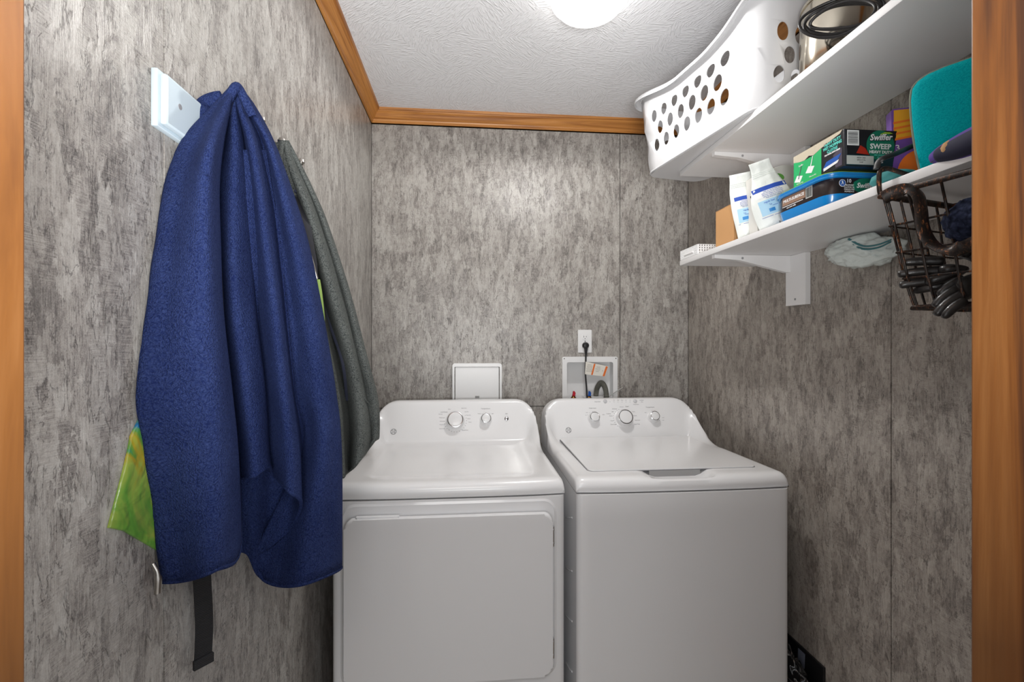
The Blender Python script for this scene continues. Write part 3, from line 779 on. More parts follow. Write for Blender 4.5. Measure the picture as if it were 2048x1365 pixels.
# ------------------------------------------------------------------ laundry basket
def laundry_basket():
    t = thing('laundry_basket', (0.88, 1.52, ZU), 'white plastic laundry basket with rows of oval holes, on the upper shelf end', 'laundry basket')
    ang = math.radians(11)
    L0, W0, HT = 0.60, 0.285, 0.30
    cxy = Vector((0.872, 1.515))
    ca, sa = math.cos(ang), math.sin(ang)
    def per(s, hw_, hl, r):
        # rounded rectangle by arc length fraction s in 0..1, start at the near right, run along the near side first
        segs = [('l', 2 * hw_ - 2 * r), ('c', r * PI / 2), ('l', 2 * hl - 2 * r), ('c', r * PI / 2)] * 2
        tot = sum(q[1] for q in segs)
        d = (s % 1.0) * tot
        pos = Vector((hw_ - r, -hl)); dr_ = Vector((-1, 0))
        for k, ln in segs:
            if d <= ln + 1e-9:
                if k == 'l': return pos + dr_ * d, Vector((dr_.y, -dr_.x)) * -1
                a = d / r; nrm = Vector((-dr_.y, dr_.x)) ; c = pos - nrm * -r if False else pos + Vector((dr_.y, -dr_.x)) * r
                rad = pos - c
                ra = Vector((rad.x * math.cos(-a) - rad.y * math.sin(-a), rad.x * math.sin(-a) + rad.y * math.cos(-a)))
                return c + ra, ra.normalized()
            d -= ln
            if k == 'l': pos = pos + dr_ * ln
            else:
                c = pos + Vector((dr_.y, -dr_.x)) * r; rad = pos - c; ra = Vector((rad.y, -rad.x)); pos = c + ra; dr_ = Vector((dr_.y, -dr_.x))
        return pos, dr_
    def wave(s):
        # rim dips in the middle of the long sides and of the short sides
        p_, _ = per(s, .5, .5 * L0 / W0, .2)
        ly = p_.y / (.5 * L0 / W0)
        return -0.052 * (1 - sstep(0.15, 0.95, abs(ly + .08))) + (0.018 if ly < -.5 else 0) * sstep(.5, .9, abs(ly))
    def pos(s, t_, out=0.0):
        e = t_
        fl = 0.030 * e + 0.004 * (1 - (1 - min(e / .12, 1)) ** 2)
        hw_ = W0 / 2 - .014 + fl * .8; hl = L0 / 2 - .012 + fl
        p_, n_ = per(s, hw_ + out, hl + out, .055 + out)
        z = HT * t_ + wave(s) * sstep(.62, 1.0, t_)
        return Vector((cxy.x + p_.x * ca - p_.y * sa, cxy.y + p_.x * sa + p_.y * ca, ZU + z))
    NC = 28
    rows = [0.0, .03, .08, .13, .20, .385, .57, .755, .83, .90, 1.0]
    sh = []; acc = 0.0
    for i, r in enumerate(rows):
        if 4 < i <= 7: acc += .5
        sh.append(acc)
    bm = bmesh.new(); grid = {}
    sub = 3
    # side extents (as fractions) where the cells carry holes
    def side_of(s):
        p_, _ = per(s, W0 / 2, L0 / 2, .055)
        if abs(p_.x) > W0 / 2 - .006 and -.175 < p_.y < L0 / 2 - .085: return 'long'
        if abs(p_.y) > L0 / 2 - .006 and abs(p_.x) < W0 / 2 - .045: return 'short'
        return None
    TH = .0028
    def V(i, j, lay):
        key = (i % NC, j, lay)
        if key not in grid: grid[key] = bm.verts.new(pos((i + sh[j]) / NC, rows[j], -TH * lay))
        return grid[key]
    for j in range(len(rows) - 1):
        for i in range(NC):
            sm = (i + .5 + (sh[j] + sh[j + 1]) / 2) / NC; tm = (rows[j] + rows[j + 1]) / 2
            hole = 4 <= j <= 6 and side_of(sm); rg_ = []
            for lay in (0, 1):
                c = [V(i, j, lay), V(i + 1, j, lay), V(i + 1, j + 1, lay), V(i, j + 1, lay)]
                if not hole: bm.faces.new(c if not lay else c[::-1]); continue
                n = 24
                ring = [bm.verts.new(pos(sm + .31 * math.cos(-3 * PI / 4 + 2 * PI * k / n) / NC, tm + .41 * (rows[j + 1] - rows[j]) * math.sin(-3 * PI / 4 + 2 * PI * k / n), -TH * lay)) for k in range(n)]
                rg_.append(ring); q = n // 4
                for e in range(4):
                    # fan: corner to its quarter of the ring, then a triangle to the next corner
                    arc = [ring[(e * q + k) % n] for k in range(q + 1)]; h2 = q // 2
                    tri = [(c[e], arc[k + 1], arc[k]) for k in range(h2)] + [(c[(e + 1) % 4], arc[k + 1], arc[k]) for k in range(h2, q)] + [(c[e], c[(e + 1) % 4], arc[h2])]
                    for f in tri: bm.faces.new(f)
            if hole:
                n = len(rg_[0])
                for k in range(n): bm.faces.new((rg_[0][k], rg_[0][(k + 1) % n], rg_[1][(k + 1) % n], rg_[1][k]))
    for lay in (0, 1):                                       # floor of the basket, two skins
        ctr = bm.verts.new((cxy.x, cxy.y, ZU + .002 + TH * lay))
        for i in range(NC): bm.faces.new((V(i + 1, 0, lay), V(i, 0, lay), ctr))
    o = bmobj('basket_body', bm, BASKETW, t, 60)
    # rim: a rolled flange following the wavy top
    bm = bmesh.new(); NR = 160; prof = [(-.003, -.006), (-.002, .001), (.004, .005), (.014, .004), (.021, -.002), (.023, -.014), (.0205, -.0145), (.018, -.004), (.010, .000), (.002, -.001), (.001, -.006)]
    rings = []
    for i in range(NR):
        s = i / NR; base = pos(s, 1.0); 
        rings.append([bm.verts.new(Vector((*pos(s, 1.0, o_).xy, base.z + z_))) for o_, z_ in prof])
    for i in range(NR):
        A, B = rings[i], rings[(i + 1) % NR]
        for k in range(len(prof)): bm.faces.new((A[k], A[(k + 1) % len(prof)], B[(k + 1) % len(prof)], B[k]))
    bmobj('rim', bm, BASKETW, t, 50)
    # raised rib framing the hole field on the bottom edge
    bm = bmesh.new(); bmtube(bm, [pos(i / 90, .012, .001) + Vector((0, 0, .001)) for i in range(90)], .0035, 8, True)
    bmobj('foot_rib', bm, BASKETW, t, 60)
laundry_basket()

# ------------------------------------------------------------------ stainless pot with its cord, upper shelf
pc = Vector((0.945, 1.105)); pr = 0.088
t = thing('steel_urn', (pc.x, pc.y, ZU), 'polished steel pot on the upper shelf next to the laundry basket', 'pot')
lathe('body', [(0, 0), (pr * .97, 0), (pr, .004), (pr, .20), (pr * .97, .205), (pr * .97, .21)], (pc.x, pc.y, ZU), (0, 0, 1), STEEL, t, 56)
lathe('lid', [(pr * .99, .21), (pr * .98, .218), (pr * .6, .232), (0, .238)], (pc.x, pc.y, ZU), (0, 0, 1), STEEL, t, 56)
lathe('knob', [(.012, .237), (.010, .245), (.016, .252), (.014, .262), (0, .264)], (pc.x, pc.y, ZU), (0, 0, 1), BLACK, t, 20)
lathe('foot_ring', [(pr * 1.01, 0), (pr * 1.03, .002), (pr * 1.03, .010), (pr * 1.005, .012)], (pc.x, pc.y, ZU), (0, 0, 1), BLACK, t, 56)
# cord coil lying against the pot front
rnd = random.Random(3)
coil = []
cc = PX(1685, 42, .835)
for k in range(5 * 26):
    a = 2 * PI * k / 26; g = k / (5 * 26)
    rx = 76 + 9 * math.sin(a * .37 + 1) + 5 * math.sin(a * 1.21); ry = 30 + 9 * math.sin(a * .29 + 2.2) + 4 * math.sin(1.7 * a)
    coil.append(PD(1686 + 4 * math.sin(a * .5) + math.cos(a) * rx, 34 - math.sin(a) * ry - math.cos(a) * 16, 1.052 + .014 * math.sin(a * .43) - .012 * g - .05 * math.cos(a)))
o = tube('power_cord', crom(coil, 2), .0034, plain('cord_black', rgb(28, 26, 26), .38), None, 8)
tag(o, 'coiled black power cord looped in front of the steel pot', 'power cord')

# ------------------------------------------------------------------ things on the lower shelf
def gridrect(name, x0, x1, y0, y1, M, mat, parent, warp, z=.0006, n=8):
    V = []; F = []
    for j in range(n + 1):
        for i in range(n + 1):
            x = x0 + (x1 - x0) * i / n; y = y0 + (y1 - y0) * j / n
            V.append(M @ Vector((x, y, z + warp(x, y))))
    for j in range(n):
        for i in range(n): F.append((j * (n + 1) + i, j * (n + 1) + i + 1, (j + 1) * (n + 1) + i + 1, (j + 1) * (n + 1) + i))
    return mesh(name, V, F, mat, parent, 60)

def barcode(x0, x1, y0, y1, M, parent, z=.001, vertical=False, seed=1, warp=None):
    r = random.Random(seed); bm = bmesh.new(); w_ = warp or (lambda a, b: 0)
    a, end = (x0, x1) if not vertical else (y0, y1)
    while a < end - .0006:
        b = a + r.choice((.0004, .0007, .0011)); b = min(b, end)
        q = [(a, y0), (b, y0), (b, y1), (a, y1)] if not vertical else [(x0, a), (x1, a), (x1, b), (x0, b)]
        bm.faces.new([bm.verts.new(M @ Vector((x, y, z + w_(x, y)))) for x, y in q]); a = b + r.choice((.0005, .0008))
    return bmobj('barcode', bm, BLACKP, parent)

GREEN = plain('print_green', rgb(30, 178, 104), .45); DGREEN = plain('print_deep_green', rgb(14, 118, 92), .45)
CYAN = plain('print_cyan', rgb(100, 220, 205), .45); CARD = plain('torn_cardboard', rgb(206, 194, 172), .85, bump=(120, .4))
BOXK = plain('box_black', rgb(26, 28, 33), .32); REDP = plain('print_red', rgb(176, 44, 26), .4); TEALP = plain('print_dark_teal', rgb(12, 52, 62), .35)
PURP = plain('print_purple_grey', rgb(74, 66, 84), .4); LBL = plain('print_label_grey', rgb(196, 198, 194), .5)
LIME = plain('print_lime', rgb(160, 200, 60), .4)

# the black cloth box lying on the blue tub
BX0, BX1, BY0, BY1, BZ0, BZ1 = .842, .978, .972, 1.135, 1.7475, 1.832
t = thing('cloth_box', (.91, 1.05, BZ0), 'black and green cardboard box of floor sweeping cloths lying on the blue tub', 'box')
body = box('carton', BX0, BX1, BY0, BY1, BZ0, BZ1, BOXK, t, bev=.0012)
MN = frame((BX0, BY0, BZ0), (1, 0, 0), (0, 0, 1)); w_, h_ = BX1 - BX0, BZ1 - BZ0
plate('red_print', [(.030, .030), (.062, .027), (.052, .042), (.040, .048)], .0002, MN, REDP, t, z0=.0002)
rect('teal_print', .002, w_ - .002, .002, .026, MN, TEALP, t)
plate('flap_edge', [(0, h_ - .001), (.003, h_ - .001), (.008, .030), (.004, .0), (0, 0)], .0006, MN, plain('flap_edge_dark', rgb(60, 60, 66), .6), t, z0=.0002)
disc('round_print', .089, .049, .0345, MN, DGREEN, t, z=.0006)
text('product_name', 'Swiffer', .0195, MN, WHITEP, t, off=(.089, .067, .0014), shear=.25, bold=.0005, rot=.05)
tp = text('product_name_shadow', 'Swiffer', .0195, MN, BLACKP, t, off=(.0895, .0665, .0010), shear=.25, bold=.0016, rot=.05)
plate('leaf_print', [(.088, .075), (.100, .080), (.112, .080), (.120, .077), (.108, .076), (.098, .074)], .0002, MN, LIME, t, z0=.0009)
text('product_lettering', 'SWEEP', .0165, MN, WHITEP, t, off=(.089, .046, .0012), bold=.0004, sx=1.05)
text('product_lettering', 'HEAVY DUTY', .0092, MN, WHITEP, t, off=(.089, .0335, .0012), bold=.0003)
text('product_lettering', 'DRY SWEEPING', .0046, MN, CYAN, t, off=(.089, .0265, .0012))
text('product_lettering', 'CLOTHS', .0046, MN, CYAN, t, off=(.089, .0215, .0012))
q = rect('barcode_label', .007, .036, .047, .0815, MN, WHITEP, t, z=.0008)
barcode(.009, .033, .050, .0795, MN, q, z=.0014, vertical=True, seed=4)
q = rect('date_label', .006, .072, .004, .024, MN, LBL, t, z=.0008)
for k, l_ in enumerate(('FRESH 2404', '4094117176', '14:40')): text('date_lettering', l_, .0042, MN, DPRINT, q, off=(.041, .019 - .005 * k, .0014))
text('product_lettering', 'SYSTEM', .005, MN, WHITEP, t, off=(.086, .010, .0014))
ML_ = frame((BX0, BY1, BZ0), (0, -1, 0), (0, 0, 1)); lw = BY1 - BY0
plate('green_print', [(.001, .001), (.096, .001), (.096, .068), (.07, .061), (.04, .060), (.02, .063), (.001, .068)], .0003, ML_, GREEN, t, z0=.0002)
plate('torn_edge', [(.001, .0835), (lw - .004, h_), (lw - .010, .078), (.128, .074), (.110, .070), (.096, .068), (.07, .061), (.055, .066), (.04, .060), (.02, .063), (.001, .068)], .0007, ML_, CARD, t, z0=.0003)
for k, (l_, sz) in enumerate((('HEAVY DUTY', .0100), ('WET MOPPING', .0100), ('CLOTHS', .0100), ('FOR TOUGH, STICKY MESSES', .0043))):
    text('product_lettering', l_, sz, ML_, CYAN if k < 3 else WHITEP, t, off=(.130, (.069, .0595, .050, .0435)[k], .0008), rot=0.0, bold=.0003, sx=.82)
plate('purple_print', [(.132, .036), (.146, .044), (.158, .044), (.158, .004), (.14, .004)], .0002, ML_, PURP, t, z0=.0002)
for a in ((.018, .020), (.058, .030)):
    g = plate('mop_print', [(a[0] - .014, a[1] - .004), (a[0] + .006, a[1] - .010), (a[0] + .016, a[1] + .004), (a[0] - .004, a[1] + .010)], .0003, ML_, WHITEP, t, z0=.0006)
    plate('mop_pole', [(a[0], a[1]), (a[0] + .003, a[1]), (a[0] + .012, a[1] + .030), (a[0] + .010, a[1] + .030)], .0003, ML_, DPRINT if a[0] < .03 else WHITEP, t, z0=.001)
text('product_lettering', 'Swiffer', .006, ML_, WHITEP, t, off=(.028, .052, .001))
text('product_lettering', 'Wet or dry', .005, ML_, WHITEP, t, off=(.024, .008, .001)); text('product_lettering', 'Wet or dry', .005, ML_, WHITEP, t, off=(.068, .012, .001))
plate('tray_print', [(.100, .012), (.144, .018), (.156, .032), (.112, .028)], .0003, ML_, BLUEP, t, z0=.0006)
plate('tray_print', [(.104, .008), (.146, .014), (.150, .020), (.104, .015)], .0003, ML_, WHITEP, t, z0=.001)

# blue tub of wet cloths
TX0, TX1, TY0, TY1 = .828, 1.005, .998, 1.195
t = thing('wipes_tub', ((TX0 + TX1) / 2, (TY0 + TY1) / 2, ZS), 'bright blue plastic tub of wet mopping cloths with a dark label band', 'tub')
BLU = plain('tub_blue', rgb(20, 132, 205), .22, coat=.4)
MT = frame(((TX0 + TX1) / 2, (TY0 + TY1) / 2, ZS), (1, 0, 0), (0, 1, 0)); tw, tl = TX1 - TX0, TY1 - TY0
def ringstack(name, secs, mat, parent, M=MT):
    bm = bmesh.new(); R = []
    for (ww_, ll_, r_, z_) in secs: R.append([bm.verts.new(M @ Vector((p[0], p[1], z_))) for p in rrect(ww_, ll_, r_, 8)])
    n = len(R[0])
    for A, B in zip(R, R[1:]):
        for k in range(n): bm.faces.new((A[k], A[(k + 1) % n], B[(k + 1) % n], B[k]))
    bm.faces.new(R[0][::-1]); bm.faces.new(R[-1])
    return bmobj(name, bm, mat, parent, 40)
ringstack('tub_base', [(tw - .03, tl - .03, .02, 0), (tw - .022, tl - .022, .024, .003), (tw - .014, tl - .014, .028, .016), (tw - .012, tl - .012, .03, .018), (tw - .004, tl - .004, .034, .032), (tw - .003, tl - .003, .034, .036)], BLU, t)
ringstack('label_band', [(tw - .005, tl - .005, .033, .034), (tw - .004, tl - .004, .034, .0355), (tw - .004, tl - .004, .034, .0735), (tw - .006, tl - .006, .033, .075)], plain('band_dark', rgb(38, 28, 28), .3), t)
ringstack('rim', [(tw + .004, tl + .004, .036, .073), (tw + .010, tl + .010, .040, .0745), (tw + .010, tl + .010, .040, .078), (tw + .004, tl + .004, .037, .0795), (tw + .006, tl + .006, .038, .081), (tw + .006, tl + .006, .038, .0845), (tw, tl, .035, .086)], BLU, t)
ringstack('lid_film', [(tw - .004, tl - .004, .033, .0862), (tw - .004, tl - .004, .033, .0878)], LIME, t)
MTN = frame((TX0, TY0 + .002, ZS), (1, 0, 0), (0, 0, 1))
plate('green_print', [(.093 + .034 * math.cos(a / 12 * 2 * PI), .0545 + .0185 * math.sin(a / 12 * 2 * PI)) for a in range(12)], .0003, MTN, DGREEN, t, z0=.0003)
text('product_name', 'Swiffer', .0165, MTN, WHITEP, t, off=(.092, .055, .001), shear=.25, bold=.0004)
text('count_lettering', '10', .0125, MTN, WHITEP, t, off=(.050, .065, .001))
for k in range(4): text('count_lettering', ('PRE-MOIST', 'CLOTHS XL', 'PANOS PRE', 'HUMEDOS')[k], .0050, MTN, WHITEP, t, off=(.051, .0555 - .005 * k, .001))
dsc = disc('round_mark', .034, .060, .0085, MTN, WHITEP, t); disc('mark_inner', .034, .060, .0073, MTN, plain('print_blue', rgb(40, 90, 170), .4), dsc, z=.0009)
plate('figure_mark', [(.030, .055), (.033, .061), (.0315, .065), (.0345, .065), (.037, .0555), (.0345, .060)], .0002, MTN, WHITEP, dsc, z0=.0013)
MTL = frame((TX0 + .002, TY1, ZS), (0, -1, 0), (0, 0, 1))
rect('beige_print', .034, .118, .050, .072, MTL, plain('print_brown', rgb(150, 118, 98), .45), t)
text('product_lettering', 'MULTI-SURFACE', .0105, MTL, WHITEP, t, off=(.076, .061, .0009), bold=.0002)
rect('white_stripe', .034, .110, .0465, .048, MTL, WHITEP, t)
text('product_lettering', 'wet cloth refills', .0055, MTL, WHITEP, t, off=(.068, .042, .0009))
for i in range(5):
    for j in range(7):
        if (i * 7 + j * 5 + i * j) % 3: pass
rect('white_sticker', .120, .142, .045, .072, MTL, LBL, t, z=.0005)
barcode(.122, .140, .047, .070, MTL, t, z=.0011, seed=9)

# pouches
def pouch(tp, px_r, py_t, X0, Y0, w, h, yaw, lean, label, seed, grp=None):
    P0 = Vector((X0, Y0, ZS + .001))
    xd = Vector((math.cos(yaw), math.sin(yaw), 0))
    nrm = Vector((math.sin(yaw), -math.cos(yaw), 0))
    up = (Vector((0, 0, 1)) * math.cos(lean[0]) + xd * math.sin(lean[0]) - nrm * math.sin(lean[1])).normalized()
    M = frame(P0, xd * math.cos(lean[0]) - Vector((0, 0, 1)) * math.sin(lean[0]), up)
    rr = random.Random(seed); ph = rr.random() * 6
    def half(v): return w / 2 * (1 - (tp if tp else .16) * sstep(.40 if tp else .70, 1, v) - .05 * math.sin(v * 7 + ph))
    def bulge(x, y):
        v = max(0, min(1, y / h)); u = x / max(half(v), 1e-4); u = max(-1, min(1, u))
        b = .017 * (1 - u * u) ** .7 * (1 - sstep(.45, .92, v)) ** .8 * (.55 + .45 * sstep(0, .12, v)) + .0015 * (1 - u * u)
        b += .0022 * noise.noise(Vector((x * 60 + ph, y * 35, seed))) * (1 - u * u)
        return b + .0008
    t = thing('detergent_pouch', (P0.x, P0.y, P0.z), label, 'pouch', grp)
    n, m_ = 22, 40; bm = bmesh.new(); Fg = {}; Bg = {}
    for j in range(m_ + 1):
        v = j / m_
        for i in range(n + 1):
            u = -1 + 2 * i / n; x = u * half(v); y = v * h
            edge = i in (0, n) or j == m_
            Fg[i, j] = bm.verts.new(M @ Vector((x, y, 0 if edge else bulge(x, y))))
            Bg[i, j] = Fg[i, j] if edge else bm.verts.new(M @ Vector((x, y, -bulge(x, y) * .8)))
    for j in range(m_):
        for i in range(n):
            for Gd, fl in ((Fg, 1), (Bg, 0)):
                q = [Gd[i, j], Gd[i + 1, j], Gd[i + 1, j + 1], Gd[i, j + 1]]
                try: bm.faces.new(q if fl else q[::-1])
                except ValueError: pass
    try: bm.faces.new([Fg[i, 0] for i in range(n + 1)] + [Bg[i, 0] for i in range(n - 1, 0, -1)])
    except ValueError: pass
    bmobj('film', bm, POUCHM, t, 60)
    # pressed zip lines near the top
    for k in (.80, .825, .85):
        tube('zip_line', [M @ Vector((x * half(k), k * h, bulge(x * half(k), k * h) + .0003)) for x in [-.97 + 1.94 * i / 14 for i in range(15)]], .0007, POUCHM, t, 5)
    lw = w * .80
    gridrect('blue_print', -lw / 2, lw / 2, h * .585, h * .645, M, PBLUE, t, bulge)
    gridrect('pale_print', -lw / 2, lw / 2, h * .50, h * .585, M, WHITEP, t, bulge, z=.0005)
    for k in range(5): text('small_lettering', ('lorem wash pac tips for best care', 'place one pac in the empty drum', 'add your clothes on top and then', 'start the cycle as you always do', 'keep away from children')[k].replace('lorem ', ''), .0042, M, PBLUE, t, off=(0, h * (.572 - .022 * k), .001), warp=bulge, sx=w / .115)
    gridrect('light_blue_print', -lw / 2 + .002, lw / 2, h * .26, h * .46, M, PLBL, t, bulge)
    text('load_lettering', 'regular load', .0072, M, PBLUE, t, off=(-lw * .18 if w > .08 else 0, h * .43, .0012), warp=bulge, sx=.8)
    text('load_lettering', '1x', .0075, M, PBLUE, t, off=(-lw * .18, h * .385, .0012), warp=bulge)
    if w > .08:
        text('load_lettering', 'large load', .0072, M, PBLUE, t, off=(lw * .30, h * .43, .0012), warp=bulge, sx=.8)
        text('load_lettering', '2x', .0075, M, PBLUE, t, off=(lw * .30, h * .385, .0012), warp=bulge)
    gridrect('basin_print', -lw * .18 - .008, -lw * .18 + .008, h * .29, h * .335, M, PMID, t, bulge, z=.0012, n=4)
    text('small_lettering', 'medium loads', .0042, M, PBLUE, t, off=(0, h * .365, .0012), warp=bulge)
    gridrect('thin_line', -lw / 2, lw / 2, h * .235, h * .240, M, PBLUE, t, bulge, n=4)
    barcode(-w * .10, w * .36, h * .035, h * .14, M, t, z=.0012, vertical=True, seed=seed, warp=bulge)
    return t
POUCHM = plain('pouch_film', rgb(236, 240, 236), .22, coat=.4, bump=(38, .5, .004))
PBLUE = plain('pouch_blue', rgb(46, 82, 178), .4); PLBL = plain('pouch_light_blue', rgb(176, 216, 240), .4); PMID = plain('pouch_mid_blue', rgb(60, 140, 210), .4)
pouch(0, 0, 0, .856, 1.338, .078, .212, -.30, (-.15, .04), 'white and blue laundry pouch standing next to the brown box', 3)
pouch(.52, 0, 0, .880, 1.226, .116, .215, -.25, (-.30, .04), 'white and blue laundry pouch leaning left, beside the blue tub', 11)
# grey-white flat package behind the pouches
M = frame(Vector((.842, 1.285, ZS + .002)), Vector((math.cos(.1), math.sin(.1), 0)), Vector((0, .10, 1)))
M = M @ Matrix.Rotation(math.radians(0), 4, 'Z')
t = thing('pacs_package', (.96, 1.27, ZS), 'grey-white package with green stripe behind the white pouches', 'package')
PK = [(0.0, 0), (.16, 0), (.16, .228), (.105, .226), (.045, .205), (0, .182)]
plate('carton', PK, .035, M, plain('package_white', rgb(214, 212, 206), .45), t, bev=.002, z0=-.035)
plate('green_print', [(.004, .172), (.004, .182), (.046, .2035), (.070, .212), (.034, .180)], .0003, M, plain('package_green', rgb(72, 150, 52), .45), t, z0=.0003)
gp = disc('green_print', .086, .186, .018, M, plain('package_mid_green', rgb(96, 160, 70), .45), t, sy=.62)
text('count_lettering', '#1', .013, M, WHITEP, gp, off=(.082, .186, .001), rot=.2)
text('package_lettering', 'free clear', .024, M, PBLUE, t, off=(.046, .152, .001), rot=.30, bold=.0002)
text('package_lettering', 'LAUNDRY PACS', .022, M, BLACKP, t, off=(.052, .130, .001), rot=.30, bold=.0008, sx=.9)
rect('blue_print', .066, .078, .114, .121, M, PBLUE, t); rect('blue_print', .086, .104, .120, .132, M, PBLUE, t)

# brown cardboard box
t = thing('cardboard_box', (.92, 1.44, ZS), 'plain brown cardboard box at the far end of the lower shelf', 'box')
KR = plain('kraft_card', rgb(196, 148, 98), .75, bump=(60, .15))
box('carton', .826, .985, 1.385, 1.492, ZS, 1.786, KR, t, bev=.0015)
box('closing_flap', .826, .985, 1.385, 1.437, 1.7862, 1.7875, KR, t); box('closing_flap', .826, .985, 1.439, 1.492, 1.7862, 1.7875, KR, t)
# perforated tray at the shelf end
t = thing('perforated_tray', (.90, 1.63, ZS), 'small white plastic tray with rows of holes lying on the shelf end', 'tray')
def perf(name, O, xd, up, w, h, nx, ny, mat, parent, fr=.32, ty=0.0, skip=None):
    M = frame(O, xd, up); bm = bmesh.new(); G_ = {}
    def V(i, j):
        if (i, j) not in G_: G_[i, j] = bm.verts.new(M @ Vector((w * i / nx, h * j / ny, 0)))
        return G_[i, j]
    cx_, cy_ = w / nx, h / ny; r = min(cx_, cy_) * fr
    for j in range(ny):
        for i in range(nx):
            c = [V(i, j), V(i + 1, j), V(i + 1, j + 1), V(i, j + 1)]
            if skip and skip(i, j): bm.faces.new(c); continue
            n = 12; ring = [bm.verts.new(M @ Vector((cx_ * (i + .5) + r * math.cos(-3 * PI / 4 + 2 * PI * k / n), cy_ * (j + .5) + r * math.sin(-3 * PI / 4 + 2 * PI * k / n), 0))) for k in range(n)]
            for e in range(4): bm.faces.new([c[e], c[(e + 1) % 4]] + [ring[(e * 3 + k) % n] for k in range(4)][::-1])
    bmesh.ops.triangulate(bm, faces=[f for f in bm.faces if len(f.verts) > 4])
    o = bmobj(name, bm, mat, parent); md = o.modifiers.new('thick', 'SOLIDIFY'); md.thickness = .0022; md.offset = -1
    return o
perf('perforated_side', (.803, 1.703, ZS + .002), (0, -1, 0), (0, 0, 1), .135, .034, 15, 4, PLASW, t, skip=lambda i, j: 3 < i < 12 and j < 3)
perf('perforated_side', (.803, 1.568, ZS + .002), (1, 0, 0), (0, 0, 1), .15, .034, 16, 4, PLASW, t)
perf('perforated_side', (.953, 1.703, ZS + .002), (-1, 0, 0), (0, 0, 1), .15, .034, 16, 4, PLASW, t)
box('tray_floor', .803, .953, 1.568, 1.703, ZS + .0002, ZS + .0022, PLASW, t); box('perforated_side', .951, .953, 1.568, 1.703, ZS, ZS + .036, PLASW, t)
tube('handle_groove', [(.8015, 1.668, ZS + .014), (.8015, 1.60, ZS + .014)], .004, SHELFW, t, 10)

# orange and purple picture box behind the teal bag
M = frame(Vector((.960, .966, ZS + .001)), Vector((1, -.35, 0)), Vector((.04, .05, 1)))
t = thing('picture_box', (1.0, .93, ZS), 'thin yellow, orange and purple box standing behind the teal bag', 'box')
plate('carton', rrect(.12, .225, .006, 4), .022, M @ Matrix.Translation((.06, .113, -.022)), plain('cover_purple', rgb(118, 78, 164), .4), t)
YEL = plain('cover_yellow', rgb(240, 172, 40), .4); ORA = plain('cover_orange', rgb(242, 124, 40), .4)
plate('yellow_print', [(.003, .150), (.117, .165), (.117, .222), (.005, .222)], .0003, M, YEL, t, z0=.0003)
for k in range(4): plate('orange_stripe', [(.003, .150 + .013 * k), (.117, .165 + .013 * k), (.117, .168 + .013 * k), (.003, .155 + .013 * k)], .0003, M, ORA, t, z0=.0007)
disc('orange_print', .052, .068, .045, M, ORA, t, z=.0006, sy=1.25)
text('cover_lettering', '3', .020, M, WHITEP, t, off=(.010, .132, .0012), rot=.1); text('cover_lettering', '48', .014, M, WHITEP, t, off=(.020, .014, .0012))

# teal bag with dark piping
TEAL = fleece_mat('teal_felt', rgb(0, 150, 158), rgb(10, 178, 182), 400, .15, .25)
tn = (Vector((0, 0, 0)) - Vector((.92, .80, 0))).normalized(); tn = Vector((tn.x - .15, tn.y, 0)).normalized()
tp0 = PD(1826, 300, .885)
pts = [(1842, 345), (1832, 300), (1825, 250), (1822, 205), (1825, 180), (1836, 165), (1856, 151), (1890, 136), (1930, 122), (1975, 108), (2010, 104), (2030, 130), (2040, 200), (2040, 300)]
wp = [PP(a, b, tp0, tn) for a, b in pts]
wp = [Vector((q.x, q.y, max(q.z, ZS + .003))) for q in wp] + [Vector((wp[-1].x, wp[-1].y, ZS + .003))]
t = thing('teal_bag', (.93, .78, ZS), 'teal felt bag with rounded corner and dark zip piping, next to the door jamb', 'bag')
ctr = sum(wp, Vector()) / len(wp)
wl = wp[:]; 
bm = bmesh.new(); rings = []
for sc, dz in ((1.0, .0), (.985, .007), (.94, .012), (.8, .015), (.5, .016)):
    rings.append([bm.verts.new(ctr + (q - ctr) * sc + tn * dz) for q in wl])
n = len(wl)
for A, B in zip(rings, rings[1:]):
    for k in range(n): bm.faces.new((A[k], A[(k + 1) % n], B[(k + 1) % n], B[k]))
bm.faces.new(rings[-1])
bk = [bm.verts.new(q - tn * .055) for q in wl]
for k in range(n): bm.faces.new((rings[0][k], bk[k], bk[(k + 1) % n], rings[0][(k + 1) % n]))
bm.faces.new(bk[::-1])
bmobj('bag_body', bm, TEAL, t, 50)
tube('piping', crom([q + tn * .002 for q in wl[:14]], 4), .0028, plain('piping_tan', rgb(120, 128, 112), .8), t, 8)
tube('zip', crom([q - tn * .010 for q in wl[:14]], 4), .0040, BLACK, t, 8)
# black strap from the bag down to the wire basket hook
st = [PD(1830, 290, .90), PD(1808, 300, .90), PD(1790, 308, .885), PD(1768, 316, .885), PD(1757, 324, .89), PD(1753, 338, .89)]
tube('carry_strap', crom(st, 6), .0062, BLACK, t, 10, flat=.5)
